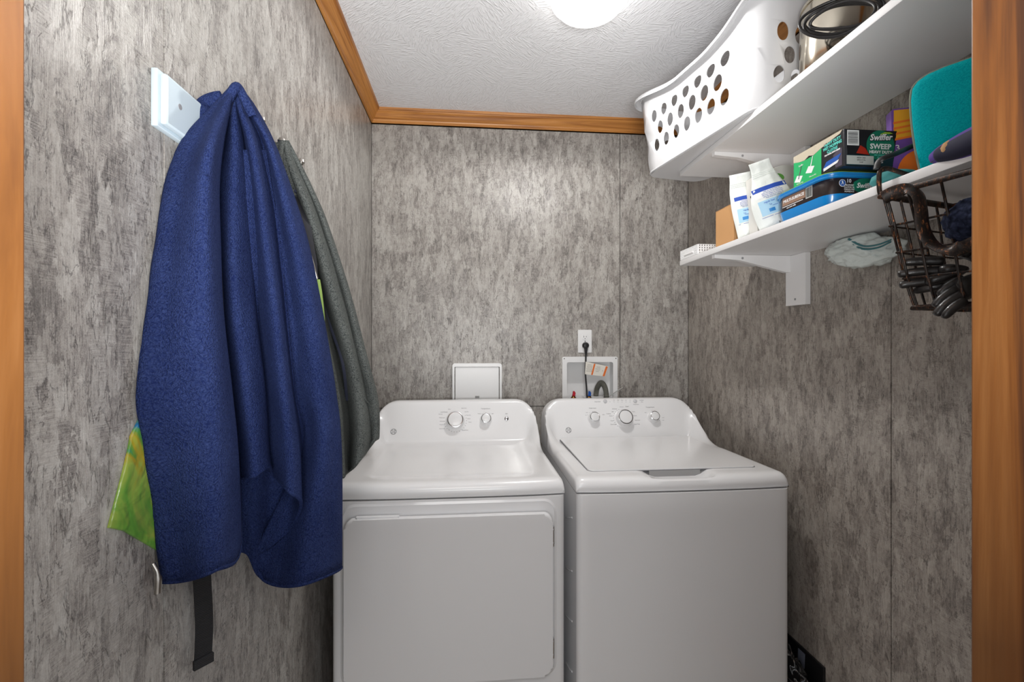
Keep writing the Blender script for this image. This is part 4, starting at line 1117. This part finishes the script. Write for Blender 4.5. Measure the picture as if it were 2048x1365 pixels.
# teal pouch with mesh under the strap
t = thing('mesh_pouch', (.83, .84, ZS), 'small teal pouch with grey mesh beside the wire basket hook', 'pouch')
bm = bmesh.new()
r = bmesh.ops.create_icosphere(bm, subdivisions=3, radius=1.0)
for v in bm.verts:
    v.co = Vector((.050 * v.co.x * (1 + .15 * noise.noise(v.co * 2)), .034 * v.co.y, .019 * v.co.z)) + Vector((.862, .862, ZS + .019))
bmobj('pouch_body', bm, plain('teal_cloth', rgb(70, 150, 150), .7, bump=(90, .4)), t, 179)
M = frame((.838, .829, ZS + .008), (1, .05, 0), (0, .2, 1)); bm = bmesh.new()
for k in range(9):
    a = .004 * k
    bmtube(bm, [M @ Vector((a, 0, 0)), M @ Vector((a + .008, .018, 0))], .0006, 4); bmtube(bm, [M @ Vector((a + .008, 0, 0)), M @ Vector((a, .018, 0))], .0006, 4)
bmobj('mesh_panel', bm, plain('mesh_grey', rgb(120, 125, 120), .6), t)

# purple moccasin shoe
SH = plain('suede_purple', rgb(92, 66, 150), .85, bump=(150, .5)); NV = plain('suede_navy', rgb(34, 34, 58), .8); TAN = plain('suede_tan', rgb(192, 150, 104), .8)
t = thing('purple_shoe', (.86, .70, ZS), 'purple and tan stitched moccasin lying in front of the teal bag', 'shoe')
A0 = PD(1872, 322, .815); A1 = PD(1990, 250, .70)
sp = [PD(1868, 316, .805), PD(1885, 303, .79), PD(1905, 290, .775), PD(1930, 276, .755), PD(1960, 262, .73), PD(1990, 252, .705)]
sp = [Vector((q.x, q.y, max(q.z - .020, ZS + .012))) for q in sp]
bm = bmesh.new(); C_ = crom(sp, 6); rad = [.006 + .018 * math.sin(min(1, .15 + i / len(C_)) * PI / 2) for i in range(len(C_))]
bmtube(bm, C_, rad, 14); bmobj('upper', bm, SH, t, 179)
bm = bmesh.new(); bmtube(bm, [q + Vector((-.004, -.004, -.001)) for q in C_[4:]], [r_ * .92 for r_ in rad[4:]], 14); bmobj('toe_panel', bm, NV, t, 179)
bm = bmesh.new(); bmtube(bm, [C_[k] + Vector((-.009, -.009, .002)) for k in range(5, 17)], [.004 + .010 * math.sin(PI * k / 11) for k in range(12)], 12); bmobj('tan_patch', bm, TAN, t, 179)
bm = bmesh.new()
for k in range(3, len(C_) - 1):
    q = C_[k] + Vector((-rad[k] * .70, -rad[k] * .62, rad[k] * .55))
    bmtube(bm, [q, q + Vector((.004, .001, .007))], .0010, 5)
bmobj('whip_stitch', bm, TAN, t)
bm = bmesh.new(); bmtube(bm, [Vector((q.x, q.y, ZS + .0035)) for q in C_], [r_ * .8 for r_ in rad], 10, flat=.12, up=(0, 0, 1)); bmobj('sole', bm, BLACK, t, 60)

# ------------------------------------------------------------------ wire basket hooked over the lower shelf
def bronze():
    M = NT('rubbed_bronze'); v = M.coords((60, 60, 18)); n = M.noise(v, 3.0, 5, .75, 1.0)
    c = M.ramp(n, [(.48, rgb(34, 28, 25)), (.57, rgb(64, 44, 33)), (.66, rgb(168, 106, 66))])
    M.l(c, M.b.inputs['Base Color']); M.b.inputs['Roughness'].default_value = .38; M.b.inputs['Metallic'].default_value = .35
    M.bump(n, .3, .001); return M.m
BRZ = bronze()
e1 = Vector((math.cos(math.radians(14)), math.sin(math.radians(14)), 0)); e2 = Vector((e1.y, -e1.x, 0))
lev = [(1762, 392), (1779, 453), (1793, 506), (1806, 558), (1826, 616)]
cor = [PD(a, b, .865) for a, b in lev]
Wd = [.215, .200, .186, .172, .150]; Ln = [.31, .30, .29, .28, .26]
t = thing('wire_basket', (.86, .66, 1.41), 'rubbed bronze wire basket with flat bar handle hooked onto the lower shelf', 'wire basket')
def rect_pts(k): c = cor[k]; return [c, c + e1 * Wd[k], c + e1 * Wd[k] + e2 * Ln[k], c + e2 * Ln[k]]
tube('top_frame', [q for q in rect_pts(0)], .0075, BRZ, t, 8, closed=True, flat=.6)
for k in (1, 2, 3): tube('hoop', rect_pts(k), .0021, BRZ, t, 6, closed=True)
tube('bottom_frame', rect_pts(4), .0060, BRZ, t, 8, closed=True, flat=.7)
def lerp_side(a, b, f): return [rect_pts(k)[a].lerp(rect_pts(k)[b], f) for k in (0, 1, 2, 3, 4)]
for (a, b, fr) in ((0, 1, (.03, .25, .5, .75, .97)), (3, 0, (.97, .86, .70, .54, .38, .22, .06)), (1, 2, (.15, .32, .5, .68, .85)), (2, 3, (.2, .4, .6, .8))):
    for f in fr: tube('upright_wire', crom(lerp_side(a, b, f), 3), .0024, BRZ, t, 6)
for f in (.2, .4, .6, .8): tube('floor_wire', [cor[4] + e1 * Wd[4] * f, cor[4] + e1 * Wd[4] * f + e2 * Ln[4]], .002, BRZ, t, 6)
# hook over the shelf edge
hk = [(.792, .822, 1.628), (.786, .822, 1.640), (.785, .822, 1.672), (.790, .822, 1.680), (.802, .820, 1.683), (.85, .812, 1.6665), (.885, .806, 1.6645)]
hk = crom(hk, 5); tube('hook', hk, .0042, BRZ, t, 10)
hk2 = [q + e2 * .20 + Vector((-.052, 0, 0)) for q in map(Vector, hk)]; tube('hook', hk2, .0042, BRZ, t, 10)
# handle: a thick flat bar that drops in front of the basket
hd = [PD(1766, 396, .845), PD(1792, 384, .83), PD(1818, 380, .815), PD(1836, 392, .80), PD(1842, 420, .79), PD(1846, 455, .785), PD(1860, 484, .78), PD(1885, 499, .76), PD(1918, 497, .735), PD(1955, 486, .71), PD(2000, 476, .69), PD(2060, 470, .66)]
tube('handle', crom(hd, 8), .0122, BRZ, t, 10, flat=.36, up=FV)

# gloves in the basket
LEA = plain('glove_leather', rgb(34, 31, 30), .38, bump=(40, .6, .003), coat=.2)
def skin_obj(name, pts, edges, rad, mat, parent, lvl=2):
    me = D.meshes.new(name); me.from_pydata([tuple(p) for p in pts], edges, [])
    o = link(name, me, mat, parent)
    md = o.modifiers.new('skin', 'SKIN'); md.use_smooth_shade = True
    for k, v in enumerate(me.skin_vertices[0].data): v.radius = rad[k] if isinstance(rad[k], tuple) else (rad[k], rad[k]); v.use_root = (k == 0)
    s_ = o.modifiers.new('sub', 'SUBSURF'); s_.levels = lvl; s_.render_levels = lvl
    return o
def glove(base, dirv, side, label, fing, cuffv):
    t = thing('work_glove', tuple(base), label, 'glove')
    # palm chain and five fingers rooted in it, all one surface
    pts = [base, base + dirv * .045]; rad = [(.022, .013), (.026, .013)]; ed = [(0, 1)]
    pts.insert(0, base - cuffv); rad.insert(0, (.020, .014)); ed = [(0, 1), (1, 2)]
    skin_obj('palm', pts, ed, rad, LEA, t)
    for k, (off, L_, bend) in enumerate(fing):
        p0 = base + dirv * (.03 if k < 4 else 0.0) + side * off
        d = (dirv + side * off * 4).normalized() if k < 4 else (side * (1 if off > 0 else -1) + dirv * .6).normalized()
        p1 = p0 + d * L_ * .4; d2 = (d + bend * .6).normalized(); p2 = p1 + d2 * L_ * .32; d3 = (d2 + bend * .6).normalized(); p3 = p2 + d3 * L_ * .26
        skin_obj('finger' if k < 4 else 'thumb', [p0, p1, p2, p3], [(0, 1), (1, 2), (2, 3)], [.0095, .0092, .0085, .007], LEA, t)
    return t
toL = (PD(1830, 545, .855) - PD(1935, 540, .815)).normalized()
sd = Vector((0, 0, 1)); bn = Vector((0.1, 0.2, -.6))
glove(PD(1938, 540, .815), toL, Vector((0, 0, 1)), 'black leather work glove lying in the wire basket, fingers pointing left', [(.018, .062, Vector((0, 0, -.1))), (.001, .070, Vector((0.1, 0, -.1))), (-.016, .068, Vector((0, 0, -.1))), (-.026, .05, Vector((.6, .1, -.1))), (.022, .04, Vector((0, 0, .2)))], Vector((.05, -.04, .02)))
glove(PD(1968, 558, .79), (PD(1918, 584, .80) - PD(1968, 558, .79)).normalized(), Vector((.3, .3, .8)).normalized(), 'shiny black glove in the wire basket, nearer the door jamb', [(.022, .05, bn), (.008, .06, bn), (-.008, .06, bn), (-.022, .048, bn), (.034, .045, bn)], Vector((.03, -.03, .04)))
# knitted navy hat on top of them
KN = fleece_mat('navy_boucle', rgb(20, 24, 38), rgb(62, 70, 96), 130, .3, 1.0)
bm = bmesh.new(); bmesh.ops.create_icosphere(bm, subdivisions=4, radius=1.0)
kc = PD(1962, 440, .765)
for v in bm.verts:
    c = v.co.copy(); k = 1 + .16 * noise.noise(c * 3.2) + .06 * noise.noise(c * 11)
    v.co = kc + Vector((c.x * .046 * k, c.y * .046 * k, c.z * .040 * k))
o = bmobj('knitted_hat', bm, KN, None, 179); tag(o, 'dark navy knitted hat on top of the gloves in the wire basket', 'hat')

# crumpled pale bag below the shelf, on the wall behind the basket
t_ = PX(1745, 480, 1.055)
bm = bmesh.new(); bmesh.ops.create_icosphere(bm, subdivisions=5, radius=1.0)
for v in bm.verts:
    c = v.co.copy(); f = 1 + .25 * noise.noise(c * 2.0 + Vector((3, 1, 2))) + .30 * (.5 - abs(noise.noise(c * 3.6))) + .12 * (.5 - abs(noise.noise(c * 9)))
    v.co = Vector((1.058 + c.x * .036 * f, 1.165 + c.y * .105 * f, 1.595 + c.z * .040 * f + .012 * c.y))
    v.co.z = min(v.co.z, 1.637); v.co.x = min(v.co.x, 1.097)
bag = bmobj('crumpled_bag', bm, plain('pale_plastic_bag', rgb(214, 222, 218), .3, coat=.2, bump=(30, .6, .006)), None, 179)
tag(bag, 'crumpled pale plastic bag tucked under the lower shelf against the wall', 'bag')
TS = plain('bag_teal_print', rgb(60, 122, 128), .4)
for k in range(2):
    tube('teal_stripe', crom([PX(1697 + 6 * k, 478 + 7 * k, 1.03), PX(1725, 492 + 6 * k, 1.018), PX(1755, 490 + 6 * k, 1.016), PX(1782, 480 + 4 * k, 1.02)], 5), .0030, TS, bag, 8, flat=.5)

# ------------------------------------------------------------------ black things between washer and right wall
bm = bmesh.new(); bmesh.ops.create_icosphere(bm, subdivisions=5, radius=1.0)
for v in bm.verts:
    c = v.co.copy(); f = 1 + .25 * noise.noise(c * 2.3) + .16 * (1 - 2 * abs(noise.noise(c * 5)))
    v.co = Vector((1.053 + c.x * .043, 1.50 + c.y * .16 * f, .165 + c.z * .150 * f)); v.co.z = max(v.co.z, .001); v.co.x = max(1.009, min(v.co.x, 1.086))
bb = bmobj('black_plastic_bag', bm, plain('black_film', rgb(14, 14, 16), .16, coat=.6, bump=(26, .7, .008)), None, 179)
tag(bb, 'glossy black plastic bag squeezed between washing machine and right wall', 'bag')
t = thing('folded_board', (1.075, 1.45, 0), 'dark flat board leaning on the right wall behind the washing machine side', 'board')
M = Matrix.Translation((1.086, 1.44, .002)) @ Matrix.Rotation(math.radians(2), 4, 'Y')
box('panel', -.004, .004, -.10, .30, 0, .33, BLACK, t, bev=.002, M=M)
box('grey_tab', -.006, -.004, -.02, .01, .27, .318, plain('tab_grey', rgb(110, 116, 130), .5), t, M=M)

# ------------------------------------------------------------------ coat rail on the left wall
RC = plain('rail_paint', rgb(205, 220, 228), .35, var=.01)
t = thing('coat_rail', (XL, .96, 1.67), 'pale blue-white wooden coat rail with metal hooks on the left wall', 'coat rail')
box('back_board', XL + .0003, XL + .010, .727, 1.195, 1.670, 1.757, RC, t, bev=.002)
box('front_board', XL + .0095, XL + .020, .7315, 1.190, 1.6745, 1.7525, RC, t, bev=.0045)
box('hanging_tab', XL + .0003, XL + .004, .800, .822, 1.630, 1.668, RC, t, bev=.001)
lathe('screw', [(.0045, 0), (.0045, .0005), (.002, .0008), (0, .0003)], PX(360, 214, XL + .020), (1, 0, 0), PRINT, t, 16)
NI = plain('brushed_nickel', rgb(176, 172, 166), .3, metal=1.0)
HKS = (.83, .935, 1.033, 1.147)
for y in HKS:
    h = plate('hook', rrect(.018, .055, .008, 5), .003, frame((XL + .020, y, 1.716), (0, 1, 0), (0, 0, 1)), NI, t, bev=.001)
    tube('prong', crom([(XL + .022, y, 1.722), (XL + .040, y, 1.722), (XL + .058, y, 1.738), (XL + .064, y, 1.762), (XL + .066, y, 1.776)], 5), .0033, NI, h, 10)
    lathe('prong_end', [(0, -.008), (.006, -.006), (.0085, 0), (.006, .006), (0, .008)], (XL + .067, y, 1.781), (.2, 0, 1), NI, h, 18)
    tube('lower_prong', crom([(XL + .022, y, 1.702), (XL + .034, y, 1.694), (XL + .040, y, 1.702), (XL + .041, y, 1.712)], 5), .0033, NI, h, 10)

# ------------------------------------------------------------------ hanging clothes
def loft(rows, nu, nv):
    """rows of world points, smoothed both ways; returns grid[v][u]"""
    R = [crom(r, nu) for r in rows]
    cols = [crom([R[j][i] for j in range(len(R))], nv) for i in range(len(R[0]))]
    return [[cols[i][j] for i in range(len(cols))] for j in range(len(cols[0]))]
def garment(name, cols, ys, dcf, mat, parent, th, nu=7, nv=12, micro=.003, seed=0, xmin=XL + .009, hemr=.004):
    """cols: (depth offset per row or one value, [px per row], hem (px, py))"""
    rows = []
    for j, y in enumerate(ys + [None]):
        r = []
        for off, pxs, hem in cols:
            o_ = off[j] if isinstance(off, (list, tuple)) else off
            px, py = (pxs[j], y) if y is not None else hem
            o_ *= 1.75
            if j == 0: o_ *= .15
            elif j == 1: o_ *= .5
            q = PD(px, py, dcf(px) + o_); r.append(q)
        rows.append(r)
    g = loft(rows, nu, nv)
    H, W = len(g), len(g[0]); V = []
    for j in range(H):
        for i in range(W):
            q = g[j][i].copy(); k = min(1, j / 20)
            d = noise.noise(Vector((q.x * 9 + seed, q.y * 9, q.z * 4))) * micro * 2 + noise.noise(Vector((q.x * 28, q.y * 28 + seed, q.z * 14))) * micro
            q += (C0 - q).normalized() * d * k * 2
            q.x = max(q.x, xmin)
            V.append(q); g[j][i] = q
    F = [(j * W + i, j * W + i + 1, (j + 1) * W + i + 1, (j + 1) * W + i) for j in range(H - 1) for i in range(W - 1)]
    o = mesh(name, V, F, mat, parent, 179)
    md = o.modifiers.new('thick', 'SOLIDIFY'); md.thickness = th; md.offset = 0
    if hemr:
        tube('hem', [q for q in g[-1]], hemr, mat, o, 8)
        tube('hem_stitch', [q * .0 + g[-1 - 4][i] * 1 + (C0 - g[-5][i]).normalized() * th * .25 for i, q in enumerate(g[-1])], .0012, mat, o, 6)
    return o, g
NAVY = fleece_mat('navy_fleece', rgb(24, 35, 76), rgb(56, 70, 116), 420, .25, 1.0)
GREY = fleece_mat('grey_fleece', rgb(58, 62, 62), rgb(118, 122, 119), 400, .25, .7)

def dcn(px): return .645 + (px - 280) * .00083
ys = [176, 215, 280, 370, 480, 620, 780, 900]
NC_ = [
 (.06, [464, 436, 395, 352, 336, 318, 300, 312], (348, 1150)),
 (.012, [462, 426, 368, 330, 312, 292, 267, 281], (325, 1163)),
 (-.012, [464, 438, 400, 370, 352, 338, 328, 338], (372, 1160)),
 (-.050, [466, 450, 424, 410, 408, 412, 425, 432], (430, 1140)),
 (-.016, [467, 458, 443, 434, 436, 441, 458, 470], (477, 1106)),
 (.034, [468, 461, 449, 438, 439, 446, 464, 476], (481, 968)),
 (-.006, [469, 466, 466, 463, 462, 470, 490, 505], (508, 952)),
 (.004, [470, 471, 481, 487, 494, 505, 524, 531], (536, 934)),
 (.032, [471, 474, 488, 497, 506, 514, 532, 540], (546, 946)),
 (-.020, [472, 479, 499, 515, 528, 546, 563, 576], (578, 982)),
 (-.008, [473, 484, 511, 529, 545, 561, 580, 596], (602, 1006)),
 ([0, .004, .008, .012, .014, .016, .018, .020, .022], [474, 487, 517, 537, 552, 567, 584, 600], (584, 1052)),
 ([0, .006, .010, .014, .016, .018, .022, .030, .040], [474, 489, 520, 541, 556, 571, 587, 602], (540, 1092)),
 ([0, .006, .010, .014, .016, .020, .026, .038, .050], [475, 491, 523, 545, 560, 575, 590, 604], (507, 1116)),
 ([0, .005, .008, .012, .014, .016, .022, .034, .046], [476, 492, 525, 547, 563, 580, 596, 607], (524, 1156)),
 ([0, .002, .004, .006, .008, .010, .014, .020, .026], [476, 494, 528, 551, 569, 590, 606, 614], (556, 1171)),
 (-.012, [477, 498, 533, 559, 584, 612, 632, 640], (600, 1170)),
 (-.010, [478, 503, 538, 569, 600, 632, 656, 664], (648, 1154)),
 (.018, [480, 509, 544, 578, 613, 642, 669, 681], (682, 1136)),
 (.080, [479, 504, 534, 562, 596, 622, 650, 660], (660, 1130)),
]
t = thing('navy_fleece_jacket', tuple(PD(470, 180, .80)), 'big navy blue fleece jacket hanging on the nearest hook of the coat rail', 'jacket')
body, gN = garment('jacket_body', NC_, ys, dcn, NAVY, t, .006, seed=2.0)
def on(g, px_u, v): return g[int(v * (len(g) - 1))][int(px_u * (len(g[0]) - 1))]
bp = [
 (.030, [484, 478, 474, 468, 472, 474, 470], (470, 1100)), (.026, [490, 490, 490, 488, 490, 492, 490], (497, 1108)), (.024, [498, 502, 504, 505, 508, 512, 508], (516, 1148)), (.028, [508, 518, 524, 530, 535, 540, 536], (540, 1160)),
 (.026, [518, 534, 546, 556, 560, 566, 562], (566, 1164)), (.036, [526, 548, 570, 590, 596, 606, 612], (612, 1150)), (.044, [530, 560, 590, 612, 620, 634, 640], (640, 1140))]
bp = [([o * f for f in (.9, 1.0, 1.15, 1.35, 1.7, 2.0, 2.1, 2.1)], p, h) for o, p, h in bp]
garment('back_panel', bp, [300, 480, 640, 800, 880, 960, 1040], dcn, NAVY, t, .006, seed=5.0)
# sleeve seam over the shoulder
def nearest(g, px, py):
    best = None
    for j in range(0, len(g)):
        for i in range(0, len(g[0])):
            q = g[j][i] - C0; dc = q.dot(FV)
            x = 1024 + FPX * q.dot(RV) / dc; y = 682.5 - FPX * q.z / dc
            d = (x - px) ** 2 + (y - py) ** 2 + dc * 60
            if best is None or d < best[0]: best = (d, g[j][i])
    return best[1] + (C0 - best[1]).normalized() * .0035
seam = crom([nearest(gN, a, b) for a, b in ((346, 318), (368, 322), (392, 335), (414, 352), (436, 378))], 5)
tube('shoulder_seam', seam, .0022, NAVY, body, 6)
seam = crom([nearest(gN, a, b) for a, b in ((448, 560), (462, 590), (476, 635), (490, 680), (508, 716))], 5)
tube('pocket_seam', seam, .0018, NAVY, body, 6)
seam = crom([nearest(gN, a, b) for a, b in ((534, 506), (556, 512), (576, 520))], 5)
tube('sleeve_seam', seam, .0020, NAVY, body, 6)
tube('hanging_loop', crom([PD(408, 246, .78), PD(404, 218, .78), PD(410, 206, .79), PD(430, 198, .79), PD(444, 196, .79)], 5), .011, NAVY, t, 10, flat=.4)
tube('collar_fold', crom([PD(452, 205, .775), PD(470, 176, .775), PD(478, 178, .785), PD(492, 205, .79), PD(505, 232, .80)], 5), .0075, NAVY, t, 12)
zp = thing_dummy = None
za_ = PD(306, 1128, .655); zb_ = PD(316, 1150, .655); zc_ = PD(315, 1188, .655)
tube('zipper_pull', crom([za_, zb_, zc_], 5), [.0030] * 6 + [.0046] * 5, NI, t, 8, flat=.5)

def dcg(px): return .988 + (px - 568) * .00112
yg = [282, 330, 390, 450, 580, 700, 800, 870]
GC_ = [
 (.05, [560, 530, 530, 535, 555, 580, 610, 625], (650, 930)),
 (.02, [562, 544, 550, 558, 585, 612, 636, 645], (662, 936)),
 (-.020, [566, 560, 574, 588, 622, 652, 672, 678], (684, 954)),
 (.010, [567, 566, 584, 601, 634, 664, 684, 690], (690, 948)),
 (.045, [568, 572, 590, 608, 641, 672, 694, 700], (697, 943)),
 (-.010, [569, 576, 598, 618, 654, 688, 708, 712], (708, 934)),
 (-.022, [571, 584, 608, 630, 668, 702, 722, 728], (722, 916)),
 (.004, [573, 592, 620, 642, 682, 712, 734, 742], (736, 898)),
 (-.006, [574, 598, 626, 650, 692, 722, 748, 752], (748, 882)),
 (.016, [575, 600, 629, 654, 696, 728, 753, 756], (752, 876)),
 (.09, [573, 592, 616, 640, 676, 705, 728, 735], (735, 860)),
]
t = thing('grey_fleece_jacket', tuple(PD(568, 285, 1.0)), 'charcoal grey fleece jacket hanging behind the navy one, touching the dryer', 'jacket')
gb, gG = garment('jacket_body', GC_, yg, dcg, GREY, t, .006, seed=7.0)
tube('collar_fold', crom([PD(548, 292, .985), PD(556, 300, .985), PD(572, 330, .99), PD(580, 370, 1.0), PD(584, 400, 1.005), PD(578, 430, 1.01)], 5), .010, GREY, gb, 10)
DK = plain('lining_dark', rgb(36, 40, 58), .8, bump=(120, .4))
tube('zip_band', crom([nearest(gG, a, b) for a, b in ((594, 378), (604, 430), (626, 500), (640, 580), (668, 660), (690, 730), (697, 800))], 4), .0085, DK, gb, 8, flat=.45)
seam = crom([nearest(gG, a, b) for a, b in ((690, 745), (705, 765), (724, 790), (742, 812), (752, 840))], 5)
tube('pocket_seam', seam, .0022, GREY, gb, 6)

# dark backpack between them, with its webbing strap
bm = bmesh.new(); plan = [(-.468, .80), (-.452, .80), (-.440, .90), (-.415, .965), (-.365, 1.02), (-.340, 1.035), (-.332, 1.045), (-.35, 1.06), (-.468, 1.07)]
zl = [(1.14, .55), (1.16, .85), (1.22, 1.0), (1.40, 1.0), (1.52, .97), (1.60, .88), (1.66, .70), (1.68, .45)]
R = []
for z, s_ in zl: R.append([bm.verts.new(((x + .468) * s_ - .468, .94 + (y - .94) * (.6 + .4 * s_), z)) for x, y in plan])
n = len(plan)
for A, B in zip(R, R[1:]):
    for k in range(n): bm.faces.new((A[k], A[(k + 1) % n], B[(k + 1) % n], B[k]))
bm.faces.new(R[0][::-1]); bm.faces.new(R[-1])
BPK = plain('backpack_nylon', rgb(30, 31, 38), .7, bump=(200, .4))
t = thing('backpack', (-.40, .94, 1.02), 'dark backpack hidden between the two jackets, black webbing strap hanging down', 'backpack')
bmobj('pack_body', bm, BPK, t, 60)
tube('grab_loop', crom([(-.44, .925, 1.675), (-.415, .930, 1.72), (-.418, .935, 1.735), (-.43, .940, 1.72), (-.44, .945, 1.675)], 5), .006, BPK, t, 8, flat=.4)
GLM = plain('pack_green', rgb(146, 176, 92), .7)
tube('green_panel', crom([PD(632, 560, 1.005), PD(636, 585, 1.005), PD(640, 620, 1.005), PD(642, 650, 1.005)], 5), .0095, GLM, t, 10, flat=.5)
tube('zip_piping', crom([PD(606, 488, .985), PD(618, 505, .985), PD(628, 535, .985), PD(634, 558, .99)], 5), .0032, NI, t, 8)
s0 = PX(392, 1120, XL + .016); sb = PX(392, 1322, XL + .010)
M = frame((sb.x + .010, sb.y, sb.z), (.62, .78, 0), (0, 0, 1))
WEB = NT('webbing'); v_ = WEB.coords((1, 1, 1)); wv = WEB.n('ShaderNodeTexWave', wave_type='BANDS', bands_direction='Z'); wv.inputs['Scale'].default_value = 110
WEB.l(v_, wv.inputs['Vector']); WEB.l(WEB.ramp(wv.outputs['Fac'], [(0, rgb(16, 16, 18)), (1, rgb(44, 44, 48))]), WEB.b.inputs['Base Color']); WEB.b.inputs['Roughness'].default_value = .7
WEB.bump(wv.outputs['Fac'], .6, .001)
L_ = 1.10 - sb.z
V = []; F = []
for k in range(25):
    z = L_ * k / 24; wob = .0015 * math.sin(k * .35); off = .002 * math.sin(k * .3) + .0015
    for x, d in ((-.0135, 0), (.0135, 0), (.0135, .0018), (-.0135, .0018)): V.append(M @ Vector((x + wob * .8, z, off + d + (.0 if k > 1 else .0))))
for k in range(24):
    for a in range(4): F.append((k * 4 + a, k * 4 + (a + 1) % 4, (k + 1) * 4 + (a + 1) % 4, (k + 1) * 4 + a))
F += [(0, 1, 2, 3), (99, 98, 97, 96)]
ws = mesh('webbing_strap', V, F, WEB.m, t)
box('folded_end', -.0155, .0155, -.008, .008, -.001, .006, WEB.m, ws, bev=.0015, M=M @ Matrix.Translation((0, 0, .002)))

# green and blue shopping bag against the wall
def bagmat():
    M = NT('printed_bag'); v = M.coords()
    n = M.noise(v, 11, 4, .6, 1.5); sp = M.n('ShaderNodeSeparateXYZ'); tc = M.n('ShaderNodeTexCoord'); M.l(tc.outputs['Object'], sp.inputs[0])
    f = M.math('ADD', M.math('MULTIPLY', sp.outputs[2], 1.5), M.math('MULTIPLY', n, .55))
    c = M.ramp(f, [(.22, rgb(20, 100, 150)), (.27, rgb(40, 110, 44)), (.50, rgb(104, 160, 62)), (.60, rgb(150, 172, 74)), (.66, rgb(168, 150, 40)), (.72, rgb(80, 140, 60)), (.78, rgb(20, 100, 150))])
    M.l(c, M.b.inputs['Base Color']); M.b.inputs['Roughness'].default_value = .28; M.b.inputs['Coat Weight'].default_value = .3
    M.bump(M.noise(v, 16, 3, .6, .3), .9, .012); return M.m
out = [(276, 872), (270, 905), (258, 955), (232, 1056), (262, 1062), (285, 1076), (306, 1088), (345, 1112), (400, 1100), (440, 1112), (487, 1106), (492, 1040), (470, 860), (440, 700), (400, 690), (330, 760)]
bm = bmesh.new(); wf = [PX(a, b, XL + .012) for a, b in out]; n = len(wf)
c_ = sum(wf, Vector()) / n
def rg(s_, x): return [bm.verts.new(Vector((XL + x, c_.y + (q.y - c_.y) * s_, c_.z + (q.z - c_.z) * s_))) for q in wf]
R = [rg(1.0, .001), rg(1.0, .003), rg(.985, .005), rg(.9, .007), rg(.6, .008), rg(.25, .008)]
for A, B in zip(R, R[1:]):
    for k in range(n): bm.faces.new((A[k], A[(k + 1) % n], B[(k + 1) % n], B[k]))
bm.faces.new(R[0][::-1]); bm.faces.new(R[-1])
o = bmobj('shopping_bag', bm, bagmat(), None, 50)
tag(o, 'glossy green and blue shopping bag on the wall, peeking out behind the navy jacket', 'shopping bag')
